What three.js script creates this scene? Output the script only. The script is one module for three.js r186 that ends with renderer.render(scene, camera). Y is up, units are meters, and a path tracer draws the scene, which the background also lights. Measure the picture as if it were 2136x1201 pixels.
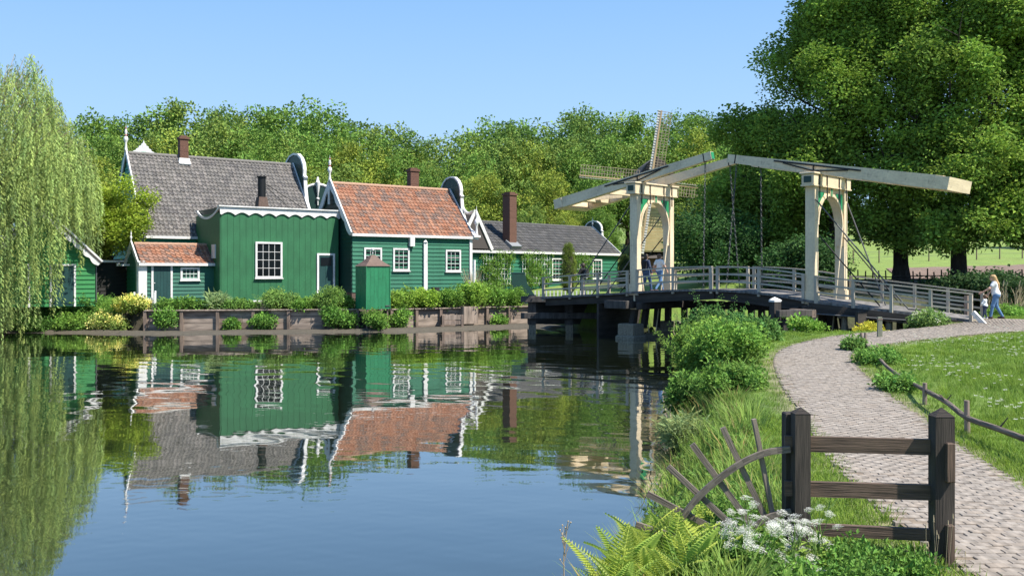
import * as THREE from 'three';
import { mergeGeometries } from 'three/addons/utils/BufferGeometryUtils.js';
import { ImprovedNoise } from 'three/addons/math/ImprovedNoise.js';

// ---------------------------------------------------------------- camera, sky, sun, exposure
const scene = new THREE.Scene();
const renderer = new THREE.WebGLRenderer({ antialias: true });
renderer.toneMapping = THREE.LinearToneMapping;
renderer.toneMappingExposure = 1.75;
renderer.shadowMap.enabled = true;
renderer.outputColorSpace = THREE.SRGBColorSpace;
const camera = new THREE.PerspectiveCamera(35.08, 2136 / 1201, 0.1, 2000);
camera.position.set(0, 3, 0);
camera.setViewOffset(2136, 1201, 0, 32.5, 2136, 1201);
scene.add(camera);
{ // clear spring sky: pale at the horizon, deeper blue overhead
  const W = 256, H = 128, d = new Float32Array(W * H * 4);
  const stops = [[-90, .10, .12, .10], [-1, .30, .36, .38], [0, .52, .75, 1.0], [8, .43, .68, 1.0], [17, .28, .53, .93], [35, .16, .36, .76], [90, .09, .24, .60]];
  for (let j = 0; j < H; j++) {
    const e = (j + .5) / H * 180 - 90; let k = 0; while (k < stops.length - 2 && e > stops[k + 1][0]) k++;
    const a = stops[k], b = stops[k + 1], t = Math.min(1, Math.max(0, (e - a[0]) / (b[0] - a[0])));
    for (let i = 0; i < W; i++) { const o = (j * W + i) * 4; for (let c = 0; c < 3; c++) d[o + c] = (a[c + 1] + (b[c + 1] - a[c + 1]) * t) * .62; d[o + 3] = 1; }
  }
  const sky = new THREE.DataTexture(d, W, H, THREE.RGBAFormat, THREE.FloatType);
  sky.mapping = THREE.EquirectangularReflectionMapping; sky.magFilter = sky.minFilter = THREE.LinearFilter; sky.needsUpdate = true;
  scene.background = sky; scene.environment = sky;
}
const SUN = new THREE.Vector3(.506, .819, .269);
const sun = new THREE.DirectionalLight(new THREE.Color(1, .945, .85), 5);
sun.position.copy(SUN).multiplyScalar(150).add(new THREE.Vector3(0, 0, -45)); sun.target.position.set(0, 0, -45);
sun.castShadow = true; sun.shadow.mapSize.set(4096, 4096);
Object.assign(sun.shadow.camera, { left: -70, right: 70, top: 70, bottom: -70, near: 1, far: 400 });
scene.add(sun, sun.target);

// ---------------------------------------------------------------- helpers
function mulberry(a) { return () => { a |= 0; a = a + 0x6D2B79F5 | 0; let t = Math.imul(a ^ a >>> 15, 1 | a); t = t + Math.imul(t ^ t >>> 7, 61 | t) ^ t; return ((t ^ t >>> 14) >>> 0) / 4294967296; }; }
let R = mulberry(7);
const rr = (a, b) => a + (b - a) * R();
const noise = new ImprovedNoise();
const ss = (a, b, x) => { const t = Math.min(1, Math.max(0, (x - a) / (b - a))); return t * t * (3 - 2 * t); };
const lerp = (a, b, t) => a + (b - a) * t;
const V3 = (x, y, z) => new THREE.Vector3(x, y, z);
const lin = (r, g, b) => new THREE.Color().setRGB(r, g, b);
const F = 1900, CX = 1068, HY = 568;
const at = (px, py, D) => V3((px - CX) / F * D, 3 - (py - HY) / F * D, -D);     // a measured place at a known distance
const names = {};
function numbered(n) { const k = names[n] = (names[n] ?? -1) + 1; return k ? n + '_' + String(k).padStart(3, '0') : n; }
function tag(o, label, category, group, kind) { o.userData = { ...(label && { label }), ...(category && { category }), ...(group && { group }), ...(kind && { kind }) }; return o; }
function thing(name, label, category, pos = [0, 0, 0], ry = 0, group) {
  const o = new THREE.Group(); o.name = numbered(name); o.position.set(...pos); o.rotation.y = ry; tag(o, label, category, group); scene.add(o); return o;
}
function mesh(name, geo, mat, parent = scene) {
  if (Array.isArray(geo)) geo = merge(geo);
  const m = new THREE.Mesh(geo, mat); m.castShadow = m.receiveShadow = true;
  m.name = parent === scene ? numbered(name) : name; parent.add(m); return m;
}
function merge(list) { return mergeGeometries(list.map(g => { const n = g.index ? g.toNonIndexed() : g; for (const k of Object.keys(n.attributes)) if (!['position', 'normal', 'uv'].includes(k)) n.deleteAttribute(k); if (!n.attributes.uv) n.setAttribute('uv', new THREE.BufferAttribute(new Float32Array(n.attributes.position.count * 2), 2)); return n; })); }
// box with uv in metres (grain runs along the longest side)
function box(w, h, d, x = 0, y = 0, z = 0, rot) {
  const g = new THREE.BoxGeometry(w, h, d), uv = g.attributes.uv, du = R() * 3, dv = R() * 3;
  const dims = [[d, h], [d, h], [w, d], [w, d], [w, h], [w, h]];
  for (let i = 0; i < 24; i++) {
    const [a, b] = dims[i >> 2]; let u = uv.getX(i) * a, v = uv.getY(i) * b;
    if (b > a) [u, v] = [v, u];
    uv.setXY(i, u + du, v + dv);
  }
  if (rot) g.applyMatrix4(new THREE.Matrix4().makeRotationFromEuler(new THREE.Euler(...rot)));
  g.translate(x, y, z); return g;
}
// chamfered box for wood that is seen close
function cbox(w, h, d, c = .008, x = 0, y = 0, z = 0) {
  const s = new THREE.Shape(); const a = w / 2 - c, b = d / 2 - c;
  s.moveTo(-a, -b); s.lineTo(a, -b); s.lineTo(a, b); s.lineTo(-a, b); s.closePath();
  const g = new THREE.ExtrudeGeometry(s, { depth: h - 2 * c, bevelEnabled: true, bevelSize: c, bevelThickness: c, bevelSegments: 1 });
  g.rotateX(-Math.PI / 2); g.translate(0, -h / 2 + c, 0);
  g.computeBoundingBox(); g.translate(x, y, z);
  const p = g.attributes.position, n = g.attributes.normal, uv = g.attributes.uv, du = R() * 4;
  for (let i = 0; i < p.count; i++) uv.setXY(i, p.getY(i) + du, (Math.abs(n.getX(i)) > .7 ? p.getZ(i) : p.getX(i)) + du);
  return g;
}
// straight bar between two points, square or round, tapering
function bar(a, b, w, h = w, w2 = w, h2 = h) {
  const L = a.distanceTo(b), g = new THREE.BoxGeometry(1, 1, 1), p = g.attributes.position, uv = g.attributes.uv, du = R() * 5;
  for (let i = 0; i < p.count; i++) {
    const e = p.getZ(i) > 0; p.setXYZ(i, p.getX(i) * (e ? w2 : w), p.getY(i) * (e ? h2 : h), e ? L : 0);
  }
  for (let i = 0; i < 24; i++) uv.setXY(i, p.getZ(i) + du, (i < 8 ? p.getY(i) : p.getX(i)) + du);
  g.computeVertexNormals();
  const m = new THREE.Matrix4().lookAt(b, a, Math.abs(b.y - a.y) > .98 * L ? V3(0, 0, 1) : V3(0, 1, 0)); g.applyMatrix4(m); g.translate(a.x, a.y, a.z); return g;
}
function rod(a, b, r0, r1 = r0, seg = 7) {
  const L = a.distanceTo(b), g = new THREE.CylinderGeometry(r1, r0, L, seg); g.translate(0, L / 2, 0);
  const uv = g.attributes.uv; for (let i = 0; i < uv.count; i++) { const u = uv.getX(i); uv.setXY(i, uv.getY(i) * L, u * 6.3 * r0); }
  g.applyQuaternion(new THREE.Quaternion().setFromUnitVectors(V3(0, 1, 0), b.clone().sub(a).normalize())); g.translate(a.x, a.y, a.z); return g;
}
function tube(pts, r, seg = 24, rad = 7, closed = false) { const g = new THREE.TubeGeometry(new THREE.CatmullRomCurve3(pts, closed), seg, r, rad, closed); const uv = g.attributes.uv; for (let i = 0; i < uv.count; i++) uv.setXY(i, uv.getX(i) * seg * .1, uv.getY(i) * .2); return g; }
function extrude(pts, depth, hole) {
  const s = new THREE.Shape(pts.map(p => new THREE.Vector2(p[0], p[1]))); if (hole) s.holes.push(new THREE.Path(hole.map(p => new THREE.Vector2(p[0], p[1]))));
  return new THREE.ExtrudeGeometry(s, { depth, bevelEnabled: false });
}

// ---------------------------------------------------------------- textures (neutral: grain, speckle) and materials
function dataTex(n, f, srgb = false) {
  const d = new Uint8Array(n * n * 4);
  for (let j = 0; j < n; j++) for (let i = 0; i < n; i++) { const c = f(i / n, j / n), o = (j * n + i) * 4; for (let k = 0; k < 3; k++) d[o + k] = Math.max(0, Math.min(255, Math.round((Array.isArray(c) ? c[k] : c) * 255))); d[o + 3] = 255; }
  const t = new THREE.DataTexture(d, n, n); t.wrapS = t.wrapT = THREE.RepeatWrapping; t.magFilter = THREE.LinearFilter; t.minFilter = THREE.LinearMipmapLinearFilter; t.generateMipmaps = true; if (srgb) t.colorSpace = THREE.SRGBColorSpace; t.needsUpdate = true; return t;
}
// tileable noise from a torus of perlin samples
function tn(u, v, fu, fv, s = 0) { const a = u * fu, b = v * fv; const n = (x, y) => noise.noise(x + s * 17.3, y + s * 9.1, s * 3.7);
  const wu = u, wv = v; return (n(a, b) * (1 - wu) + n(a - fu, b) * wu) * (1 - wv) + (n(a, b - fv) * (1 - wu) + n(a - fu, b - fv) * wu) * wv; }
const grainTex = dataTex(512, (u, v) => { const g = tn(u, v, 5, 60, 1) * .5 + tn(u, v, 12, 140, 2) * .35 + tn(u, v, 4, 7, 3) * .5; return .78 + g * .42; });
const grainHi = dataTex(512, (u, v) => { const g = tn(u, v, 4, 50, 15) * .6 + tn(u, v, 10, 150, 16) * .55 + tn(u, v, 3, 6, 17) * .7; const crack = Math.max(0, tn(u, v, 3, 70, 18) - .3) * 2.2; return Math.max(.12, .72 + g * .75 - crack); });
const roughTex = dataTex(256, (u, v) => .75 + tn(u, v, 9, 9, 4) * .35 + tn(u, v, 30, 30, 5) * .25);
const paintTex = dataTex(512, (u, v) => .86 + tn(u, v, 3, 4, 6) * .26 + tn(u, v, 20, 26, 7) * .16 + tn(u, v, 5, 90, 8) * .12 - Math.max(0, tn(u, v, 40, 9, 14) - .28) * .7);
const groundTex = dataTex(1024, (u, v) => .78 + tn(u, v, 6, 6, 9) * .28 + tn(u, v, 28, 28, 10) * .32 + tn(u, v, 120, 120, 11) * .4);
const barkTex = dataTex(256, (u, v) => .7 + tn(u, v, 6, 30, 12) * .6 + tn(u, v, 20, 60, 13) * .4);
const M = {};
function std(k, c, o = {}) { return M[k] = new THREE.MeshStandardMaterial({ color: lin(...c), roughness: .8, ...o }); }
function rep(t, a, b = a) { const c = t.clone(); c.repeat.set(a, b); c.needsUpdate = true; return c; }
const paintM = rep(paintTex, .45), grainM = rep(grainHi, .6, 1.1), groundM = rep(groundTex, .28), speck = rep(roughTex, 1.5), barkM = rep(barkTex, .6, 1);
std('greenBox', [.028, .150, .060], { map: paintM, roughness: .55 });
std('greenBarn', [.02, .29, .16], { map: paintM, roughness: .6 });
std('greenHut', [.020, .135, .088], { map: paintM, roughness: .6 });
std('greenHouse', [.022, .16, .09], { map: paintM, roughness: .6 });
std('greenPrivy', [.022, .20, .085], { map: paintM, roughness: .5 });
std('greenShed', [.03, .23, .06], { map: paintM, roughness: .6 });
std('greenTrim', [.015, .22, .085], { roughness: .5 });
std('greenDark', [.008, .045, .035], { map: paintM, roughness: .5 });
std('greenDoor', [.014, .062, .058], { map: paintM, roughness: .5 });
std('tar', [.02, .019, .017], { map: grainM, roughness: .8 });
std('white', [.80, .79, .76], { map: paintM, roughness: .55 });
std('cream', [.80, .65, .44], { map: paintM, roughness: .5 });
std('railPaint', [.47, .415, .33], { map: paintM, roughness: .6 });
std('red', [.35, .04, .03], { roughness: .5 });
std('iron', [.012, .012, .013], { roughness: .5, metalness: .3 });
std('ironGrey', [.12, .12, .12], { roughness: .5, metalness: .5 });
M.glass = new THREE.MeshPhysicalMaterial({ color: lin(.006, .008, .009), roughness: .12, specularIntensity: .45 });
std('oldWood', [.33, .25, .20], { map: grainM, bumpMap: grainM, bumpScale: .006, roughness: .9 });
std('oldWoodB', [.38, .30, .24], { map: grainM, bumpMap: grainM, bumpScale: .006, roughness: .9 });
std('oldWoodC', [.25, .185, .145], { map: grainM, bumpMap: grainM, bumpScale: .006, roughness: .9 });
std('darkWood', [.052, .043, .036], { map: grainM, bumpMap: grainM, bumpScale: .006, roughness: .85 });
std('gateWood', [.058, .046, .037], { map: rep(grainHi, .9, 2.2), bumpMap: rep(grainHi, .9, 2.2), bumpScale: .006, roughness: .85 });
std('fenderWood', [.085, .075, .068], { map: grainM, bumpMap: grainM, bumpScale: .006, roughness: .85 });
std('gateWoodC', [.24, .195, .155], { map: rep(grainHi, 1.1, 2.6), bumpMap: rep(grainHi, 1.1, 2.6), bumpScale: .006, roughness: .85 });
std('gateWoodB', [.14, .092, .064], { map: rep(grainHi, .9, 2.0), bumpMap: rep(grainHi, .9, 2.0), bumpScale: .006, roughness: .85 });
std('stone', [.27, .235, .17], { map: speck, bumpMap: speck, bumpScale: .02, roughness: .95 });
std('deckWood', [.24, .225, .215], { map: grainM, roughness: .9 });
std('soil', [.06, .045, .03], { map: speck, roughness: 1 });
std('brickRed', [.17, .085, .06], { map: speck, roughness: .95 });
std('brickBrown', [.15, .10, .08], { map: speck, roughness: .95 });
std('lead', [.2, .21, .22], { roughness: .6 });
std('copperRoof', [.16, .10, .075], { map: speck, roughness: .7 });
std('slab', [.07, .06, .055], { roughness: .95 });
std('bark', [.085, .065, .048], { map: barkM, bumpMap: barkM, bumpScale: .03, roughness: 1 });
std('barkDark', [.058, .047, .037], { map: barkM, bumpMap: barkM, bumpScale: .03, roughness: 1 });
std('tile', [1, 1, 1], { map: speck, roughness: .85 });
function leafMat(k, c, tr = .38, o = {}) { return M[k] = new THREE.MeshPhysicalMaterial({ color: lin(...c), roughness: 1, transmission: tr, thickness: 0, side: THREE.DoubleSide, specularIntensity: .35, ...o }); }
leafMat('leaf', [1, 1, 1]); leafMat('leafC', [1, 1, 1], .28, { vertexColors: true });
leafMat('leafV', [1, 1, 1], .26, { vertexColors: true });
leafMat('leafV2', [.74, .88, .76], .26, { vertexColors: true });
leafMat('leafV3', [1.28, 1.1, .85], .26, { vertexColors: true });
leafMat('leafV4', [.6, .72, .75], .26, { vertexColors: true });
leafMat('fern', [.45, .53, .09], .45);
leafMat('fernB', [.30, .43, .07], .45);
leafMat('petal', [.8, .8, .72], .3);
leafMat('stalk', [.16, .27, .06], .1);
leafMat('dry', [.42, .34, .22], .1);

// ---------------------------------------------------------------- terrain: distances in metres, D = distance ahead of the camera
const WATER = [[-90, -3], [-12, -1], [-4, 1.5], [-1.2, 4.2], [-.1, 6.4], [.5, 8.6], [1.4, 11], [2.3, 14.3], [3.2, 19], [4.5, 24], [6.4, 29], [8.4, 31.8], [10.6, 31.9], [12.9, 32.2], [14.2, 33.6], [14.9, 36], [15.6, 39.3], [20, 39.9], [60, 40.5], [170, 41], [170, 47.5], [60, 47.2], [16, 46.8], [10, 46.2], [6.6, 43.4], [4.8, 45.4], [3.2, 48.6], [1.2, 52.8], [.3, 53.2], [-8.4, 47.9], [-18.6, 46.2], [-24, 46.4], [-90, 47.5]];
function landDist(x, D) { // positive on land
  let best = 1e9, inside = false;
  for (let i = 0, j = WATER.length - 1; i < WATER.length; j = i++) {
    const [x1, y1] = WATER[j], [x2, y2] = WATER[i], dx = x2 - x1, dy = y2 - y1;
    const t = Math.min(1, Math.max(0, ((x - x1) * dx + (D - y1) * dy) / (dx * dx + dy * dy)));
    best = Math.min(best, (x - x1 - dx * t) ** 2 + (D - y1 - dy * t) ** 2);
    if ((y2 > D) !== (y1 > D) && x < (x1 - x2) * (D - y2) / (y1 - y2) + x2) inside = !inside;
  }
  return (inside ? -1 : 1) * Math.sqrt(best);
}
function ground(x, D) { // height of dry land
  if (D < 43 && (x > -3 || D < 8)) {
    let e = .70 + .0125 * (D - 8) + .008 * Math.max(0, x - 8);
    e += .16 * Math.exp(-((x - 17.4) ** 2 + (D - 34.6) ** 2) / 5);
    if (D < 6) e += (6 - D) * .1 * ss(3, 0, Math.abs(x));
    return e;
  }
  let base = lerp(1.12 + .18 * ss(50, 53, D), 1.7, ss(-1, 4, x));
  base = lerp(base, 1.2 + 1.3 * ss(47, 57, D), ss(9, 14, x));
  const k = Math.max(0, Math.min(D, 190) - 64);
  return base + k * lerp(.055, .085, ss(10, 22, x)) + Math.max(0, D - 190) * .02;
}
function bankWidth(x, D) { if (D > 42 && x < .6 && x > -19.5) return .3; if (D > 42 && x < -19) return 1.6; if (D > 42 && x < 12) return .9; return x > 9 ? 1.4 : 1.7; }
function height(x, D) {
  const d = landDist(x, D), e = ground(x, D);
  if (d < 0) return Math.max(-1.6, -.22 + d * .7);
  const t = ss(0, 1, d / bankWidth(x, D));
  return -.22 + (e + .22) * t + noise.noise(x * .35, D * .35, 2) * .05 * Math.min(1, d / 4) * ss(0, 1, pathDist(x, D) - .5);
}
// the brick path: centre line and half width
const PATH = [[4.75, 2], [4.45, 5], [4.38, 7.2], [4.4, 8.4], [4.6, 10], [4.82, 11.4], [5.28, 13.4], [5.72, 15.7], [6.5, 19.1], [7.35, 22.2], [8.15, 24.2], [9.35, 26], [11, 27.7], [13, 29.2], [15.4, 30.8], [18.5, 32.4], [23, 34], [32, 36]];
const pathCurve = new THREE.CatmullRomCurve3(PATH.map(p => V3(p[0], 0, p[1])), false, 'centripetal');
const pathLen = pathCurve.getLength(), PATHN = 260, pathPts = pathCurve.getSpacedPoints(PATHN);
const halfW = D => .84 + .42 * ss(24, 29, D) + .35 * ss(30, 33, D);
function pathDist(x, D) { // distance outside the paved edge, negative on the bricks
  if (x < 2 || D > 40) return 9; let b = 1e9;
  for (let i = 0; i <= PATHN; i += 1) { const p = pathPts[i], q = Math.hypot(p.x - x, p.z - D) - halfW(p.z); if (q < b) b = q; }
  const ramp = Math.hypot(x - 17.2, D - 34.2) - 1.3; return Math.min(b, ramp);
}
function steps(...seg) { const o = []; for (const [a, b, s] of seg) for (let v = a; v < b - 1e-6; v += s) o.push(v); o.push(seg[seg.length - 1][1]); return o; }
{
  const xs = steps([-420, -60, 40], [-60, -24, 2], [-24, -4, .6], [-4, 21, .28], [21, 45, .9], [45, 120, 5], [120, 480, 40]);
  const ds = steps([-30, 3, 1.5], [3, 40, .28], [40, 56, .5], [56, 80, 1.2], [80, 200, 6], [200, 700, 50]);
  const pos = [], uv = [], col = [], idx = [], c = new THREE.Color();
  for (const D of ds) for (const x of xs) {
    const h = height(x, D); pos.push(x, h, -D); uv.push(x, D);
    const n1 = noise.noise(x * .5, D * .5, 7), n2 = noise.noise(x * 2.1, D * 2.1, 3), pd = pathDist(x, D);
    let r = .15 + n1 * .03, g = .235 + n1 * .035 + n2 * .025, b = .036; if (D > 60) { r += .06; g += .06; b += .025; }
    let soil = ss(.34, .06, h) + ss(.46, .1, pd + n2 * .2) * .9;
    if (D > 43 && x < 1 && D < 66) soil = 1;
    if (D > 46.5 && D < 60 && x > 15) soil = Math.max(soil, ss(46, 47.5, D) * ss(61, 57, D) * .85);
    if (D > 70 && x < 8) soil = Math.max(soil, .8);
    soil = Math.min(1, soil);
    const sand = ss(.42, .1, pd + n2 * .14);
    const sr = lerp(.06, .33, sand), sg = lerp(.05, .27, sand), sb = lerp(.03, .18, sand);
    col.push(lerp(r, sr, soil), lerp(g, sg, soil), lerp(b, sb, soil));
  }
  const nx = xs.length;
  for (let j = 0; j < ds.length - 1; j++) for (let i = 0; i < nx - 1; i++) { const a = j * nx + i; idx.push(a, a + 1, a + nx, a + 1, a + nx + 1, a + nx); }
  const g = new THREE.BufferGeometry();
  g.setAttribute('position', new THREE.Float32BufferAttribute(pos, 3)); g.setAttribute('uv', new THREE.Float32BufferAttribute(uv, 2)); g.setAttribute('color', new THREE.Float32BufferAttribute(col, 3));
  g.setIndex(idx); g.computeVertexNormals();
  std('ground', [1, 1, 1], { vertexColors: true, map: groundM, bumpMap: groundM, bumpScale: .03, roughness: 1 });
  tag(mesh('ground', g, M.ground), 'grassy ground around the pond with bare soil at the banks', null, null, 'structure');
}
{ // pond: flat sheet with long low ripples in its relief
  const N = 1024, S = 18, waves = []; R = mulberry(31);
  for (let i = 0; i < 34; i++) {
    const k = Math.round(9 + 92 * Math.pow(R(), 1.15)), th = rr(-.75, .75) + (R() < .25 ? rr(-.5, .5) : 0);  // crests mostly run left to right
    const ky = Math.max(1, Math.round(k * Math.cos(th))), kx = Math.round(k * Math.sin(th)); const kk = Math.hypot(kx, ky);
    waves.push([kx, ky, R() * 6.283, .00105 * Math.pow(kk / 14, .15)]);
  }
  const d = new Uint8Array(N * N * 4), gx = new Float32Array(N * N), gy = new Float32Array(N * N);
  for (const [kx, ky, ph, sl] of waves) {
    const kk = Math.hypot(kx, ky), ax = sl * kx / kk, ay = sl * ky / kk;
    for (let j = 0; j < N; j++) { const pj = ky * j / N * 6.2832 + ph; for (let i = 0; i < N; i++) { const s = Math.cos(pj + kx * i / N * 6.2832), o = j * N + i; gx[o] += ax * s; gy[o] += ay * s; } }
  }
  for (let j = 0; j < N; j++) for (let i = 0; i < N; i++) {
    const o = j * N + i, m = .45 + 1.1 * Math.max(0, .45 + tn(i / N, j / N, 2, 3, 21) * 1.4);
    d[o * 4] = Math.round(127.5 - gx[o] * m * 127.5 * 8); d[o * 4 + 1] = Math.round(127.5 - gy[o] * m * 127.5 * 8); d[o * 4 + 2] = 255; d[o * 4 + 3] = 255;
  }
  const t = new THREE.DataTexture(d, N, N); t.wrapS = t.wrapT = THREE.RepeatWrapping; t.magFilter = THREE.LinearFilter; t.minFilter = THREE.LinearMipmapLinearFilter; t.generateMipmaps = true; t.needsUpdate = true;
  M.water = new THREE.MeshPhysicalMaterial({ color: lin(.012, .018, .010), roughness: .015, ior: 1.6, clearcoat: 1, clearcoatRoughness: .015, normalMap: t, normalScale: new THREE.Vector2(.125, .125) });
  // the swell itself is in the sheet: low waves, stronger where a breath of wind touches the pond
  R = mulberry(33); const sw = []; for (let i = 0; i < 26; i++) { const l = .42 + 1.5 * Math.pow(R(), 1.6), th = rr(-.8, .8), k = 6.2832 / l; sw.push([k * Math.sin(th), k * Math.cos(th), R() * 6.283, rr(.0009, .0019)]); }
  const xs = [-150], ds = [-11]; for (let x = -33; x <= 15.01; x += .15) xs.push(x); xs.push(150); for (let D = 4; D <= 52.01; D += .12) ds.push(D); ds.push(51.5 + 4);
  const P = [], N2 = [], U = [], I = []; const nx = xs.length;
  for (const D of ds) for (const x of xs) {
    let h = 0, sx = 0, sd = 0; const edge = Math.min(1, Math.max(0, Math.min(x + 33, 15 - x, D - 4, 52 - D)) / 3);
    if (edge > 0) { const wind = edge * (.35 + 1.5 * Math.max(0, .4 + noise.noise(x * .09, D * .13, 6) * 1.3)) * (D > 36 ? lerp(1, .7, ss(36, 48, D)) : 1); for (const [kx, kd, ph, sl] of sw) { const p = kx * x + kd * D + ph, k = Math.hypot(kx, kd), c = Math.cos(p) * sl * wind; h += Math.sin(p) * sl / k * wind; sx += c * kx / k; sd += c * kd / k; } }
    P.push(x, h, -D); const l = Math.hypot(sx, sd, 1); N2.push(-sx / l, 1 / l, sd / l); U.push(x / S, D / S);
  }
  for (let j = 0; j < ds.length - 1; j++) for (let i = 0; i < nx - 1; i++) { const q = j * nx + i; I.push(q, q + 1, q + nx, q + 1, q + nx + 1, q + nx); }
  const g = new THREE.BufferGeometry(); g.setAttribute('position', new THREE.Float32BufferAttribute(P, 3)); g.setAttribute('normal', new THREE.Float32BufferAttribute(N2, 3)); g.setAttribute('uv', new THREE.Float32BufferAttribute(U, 2)); g.setIndex(I);
  tag(mesh('water', g, M.water), 'still dark pond mirroring the houses and the sky', null, null, 'structure');
}
{ // brick path: sandy bed, then bricks laid in courses across it
  R = mulberry(5);
  const pos = [], uv = [], idx = []; const n = PATHN;
  for (let i = 0; i <= n; i++) {
    const a = pathPts[Math.max(0, i - 1)], b = pathPts[Math.min(n, i + 1)], p = pathPts[i], tx = b.x - a.x, tz = b.z - a.z, l = Math.hypot(tx, tz), w = halfW(p.z) + .03;
    for (let k = 0; k <= 4; k++) { const s = (k / 2 - 1) * w, x = p.x + tz / l * s, D = p.z - tx / l * s; pos.push(x, ground(x, D) + .021, -D); uv.push(s, i * pathLen / n); }
    if (i) for (let k = 0; k < 4; k++) { const q = (i - 1) * 5 + k; idx.push(q, q + 1, q + 5, q + 1, q + 6, q + 5); }
  }
  const g = new THREE.BufferGeometry(); g.setAttribute('position', new THREE.Float32BufferAttribute(pos, 3)); g.setAttribute('uv', new THREE.Float32BufferAttribute(uv, 2)); g.setIndex(idx); g.computeVertexNormals();
  std('sand', [.26, .205, .152], { map: speck, roughness: 1 });
  const path = mesh('path', g, M.sand); tag(path, 'curving path of worn brown bricks from the gate to the drawbridge', null, null, 'structure');
  const bl = .158, bw = .088, variants = [0, 1, 2, 3].map(k => { const q = cbox(bl - .005, .05, bw - .005, .004); return q; });
  const tones = [[.322, .275, .228], [.334, .286, .238], [.308, .262, .217], [.343, .297, .25], [.318, .274, .232], [.33, .275, .222]].map((c, i) => std('pathBrick' + i, c, { map: speck, roughness: .92 }));
  const far = [], rows = Math.floor(pathLen / bw); let made = 0;
  for (let r = 0; r < rows; r++) {
    const u = r / rows, p = pathCurve.getPointAt(u), t = pathCurve.getTangentAt(u), w = halfW(p.z); if (p.z < 6.2) continue;
    const off = (r % 2) * bl / 2, m = Math.floor(2 * w / bl);
    for (let k = 0; k <= m; k++) {
      const s = -w + (k + .5) * bl - off + rr(-.006, .006); if (s > w + .02 || s < -w - .05) continue; if (Math.abs(s) > w - bl && R() < .16) continue;
      const x = p.x + t.z * s, D = p.z - t.x * s, y = ground(x, D) + .006 + rr(-.004, .005), ang = Math.atan2(t.x, t.z) * 1;
      const q = new THREE.Quaternion().setFromEuler(new THREE.Euler(rr(-.03, .03), -ang + rr(-.025, .025), rr(-.03, .03)));
      const seen = Math.abs(x / D) < .57 && (3 - y) / D < .336;
      if (seen && made < 300) { const b = new THREE.Mesh(variants[made % 4], tones[Math.floor(R() * 6)]); b.name = 'brick'; b.position.set(x, y, -D); b.quaternion.copy(q); b.castShadow = b.receiveShadow = true; path.add(b); made++; }
      else far.push([new THREE.Matrix4().compose(V3(x, y, -D), q, V3(1, 1, 1)), Math.floor(R() * 6)]);
    }
  }
  std('brickWhite', [1, 1, 1], { map: speck, roughness: .92 });
  const im = new THREE.InstancedMesh(variants[0], M.brickWhite, far.length); im.name = 'brick_paving'; far.forEach(([m, c], i) => { im.setMatrixAt(i, m); const q = tones[c].color.clone().multiplyScalar(rr(.88, 1.12)); im.setColorAt(i, q); });
  tag(im, null, null, null, 'stuff'); im.receiveShadow = true; path.add(im);
}
{ // ploughed field on the slope beyond the trees, and the landing at the end of the bridge
  const pos = [], idx = [], uv = []; const P0 = [[26, 58], [30, 73], [60, 60], [66, 79]]; const n = 24;
  for (let j = 0; j <= n; j++) for (let i = 0; i <= n; i++) { const u = i / n, v = j / n; const x = lerp(lerp(26, 60, u), lerp(30, 66, u), v), D = lerp(lerp(59, 57, u), lerp(73, 84, u), v); pos.push(x, height(x, D) + .05 + .03 * ((i + j) % 2), -D); uv.push(x, D); if (i && j) { const a = (j - 1) * (n + 1) + i - 1; idx.push(a, a + 1, a + n + 1, a + 1, a + n + 2, a + n + 1); } }
  const g = new THREE.BufferGeometry(); g.setAttribute('position', new THREE.Float32BufferAttribute(pos, 3)); g.setAttribute('uv', new THREE.Float32BufferAttribute(uv, 2)); g.setIndex(idx); g.computeVertexNormals();
  std('plough', [.26, .185, .145], { map: groundM, bumpMap: groundM, bumpScale: .08, roughness: 1 });
  tag(mesh('field', g, M.plough), 'bare brown field on the slope behind the oak trunks', null, null, 'structure');
}

// ---------------------------------------------------------------- houses (each in its own frame: x along the front, z out of the front)
R = mulberry(11);
const TH = .627;                                              // the row of houses turns its front to the right
const bevBoard = {};
function boardGeo(len, h) { // clapboard: thicker at its lower edge
  const k = len.toFixed(2) + h.toFixed(3); if (bevBoard[k]) return bevBoard[k];
  const H = h + .02, g = box(len, H, .03, 0, H / 2, .015), p = g.attributes.position;
  for (let i = 0; i < p.count; i++) if (p.getZ(i) > .02) p.setZ(i, p.getY(i) < .01 ? .066 : .02);
  g.computeVertexNormals(); return bevBoard[k] = g;
}
function boards(parent, x0, x1, y0, y1, z, step, mat, side = 0, clip) {
  // side 0: front (z), -1: wall facing -x at x = z, +1: wall facing +x ; clip(y) gives [from, to] along the wall
  const n = Math.max(1, Math.round((y1 - y0) / step)), h = (y1 - y0) / n;
  for (let i = 0; i < n; i++) {
    let a = x0, b = x1; if (clip) [a, b] = clip(y0 + (i + .75) * h); if (b - a < .1) continue;
    const m = mesh('board', boardGeo(Math.round((b - a) * 100) / 100, h), mat, parent), c = (a + b) / 2, y = y0 + i * h;
    if (!side) m.position.set(c, y, z); else { m.position.set(z, y, c); m.rotation.y = side * Math.PI / 2; }
    if (side) m.position.set(z, y, c);
  }
}
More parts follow.
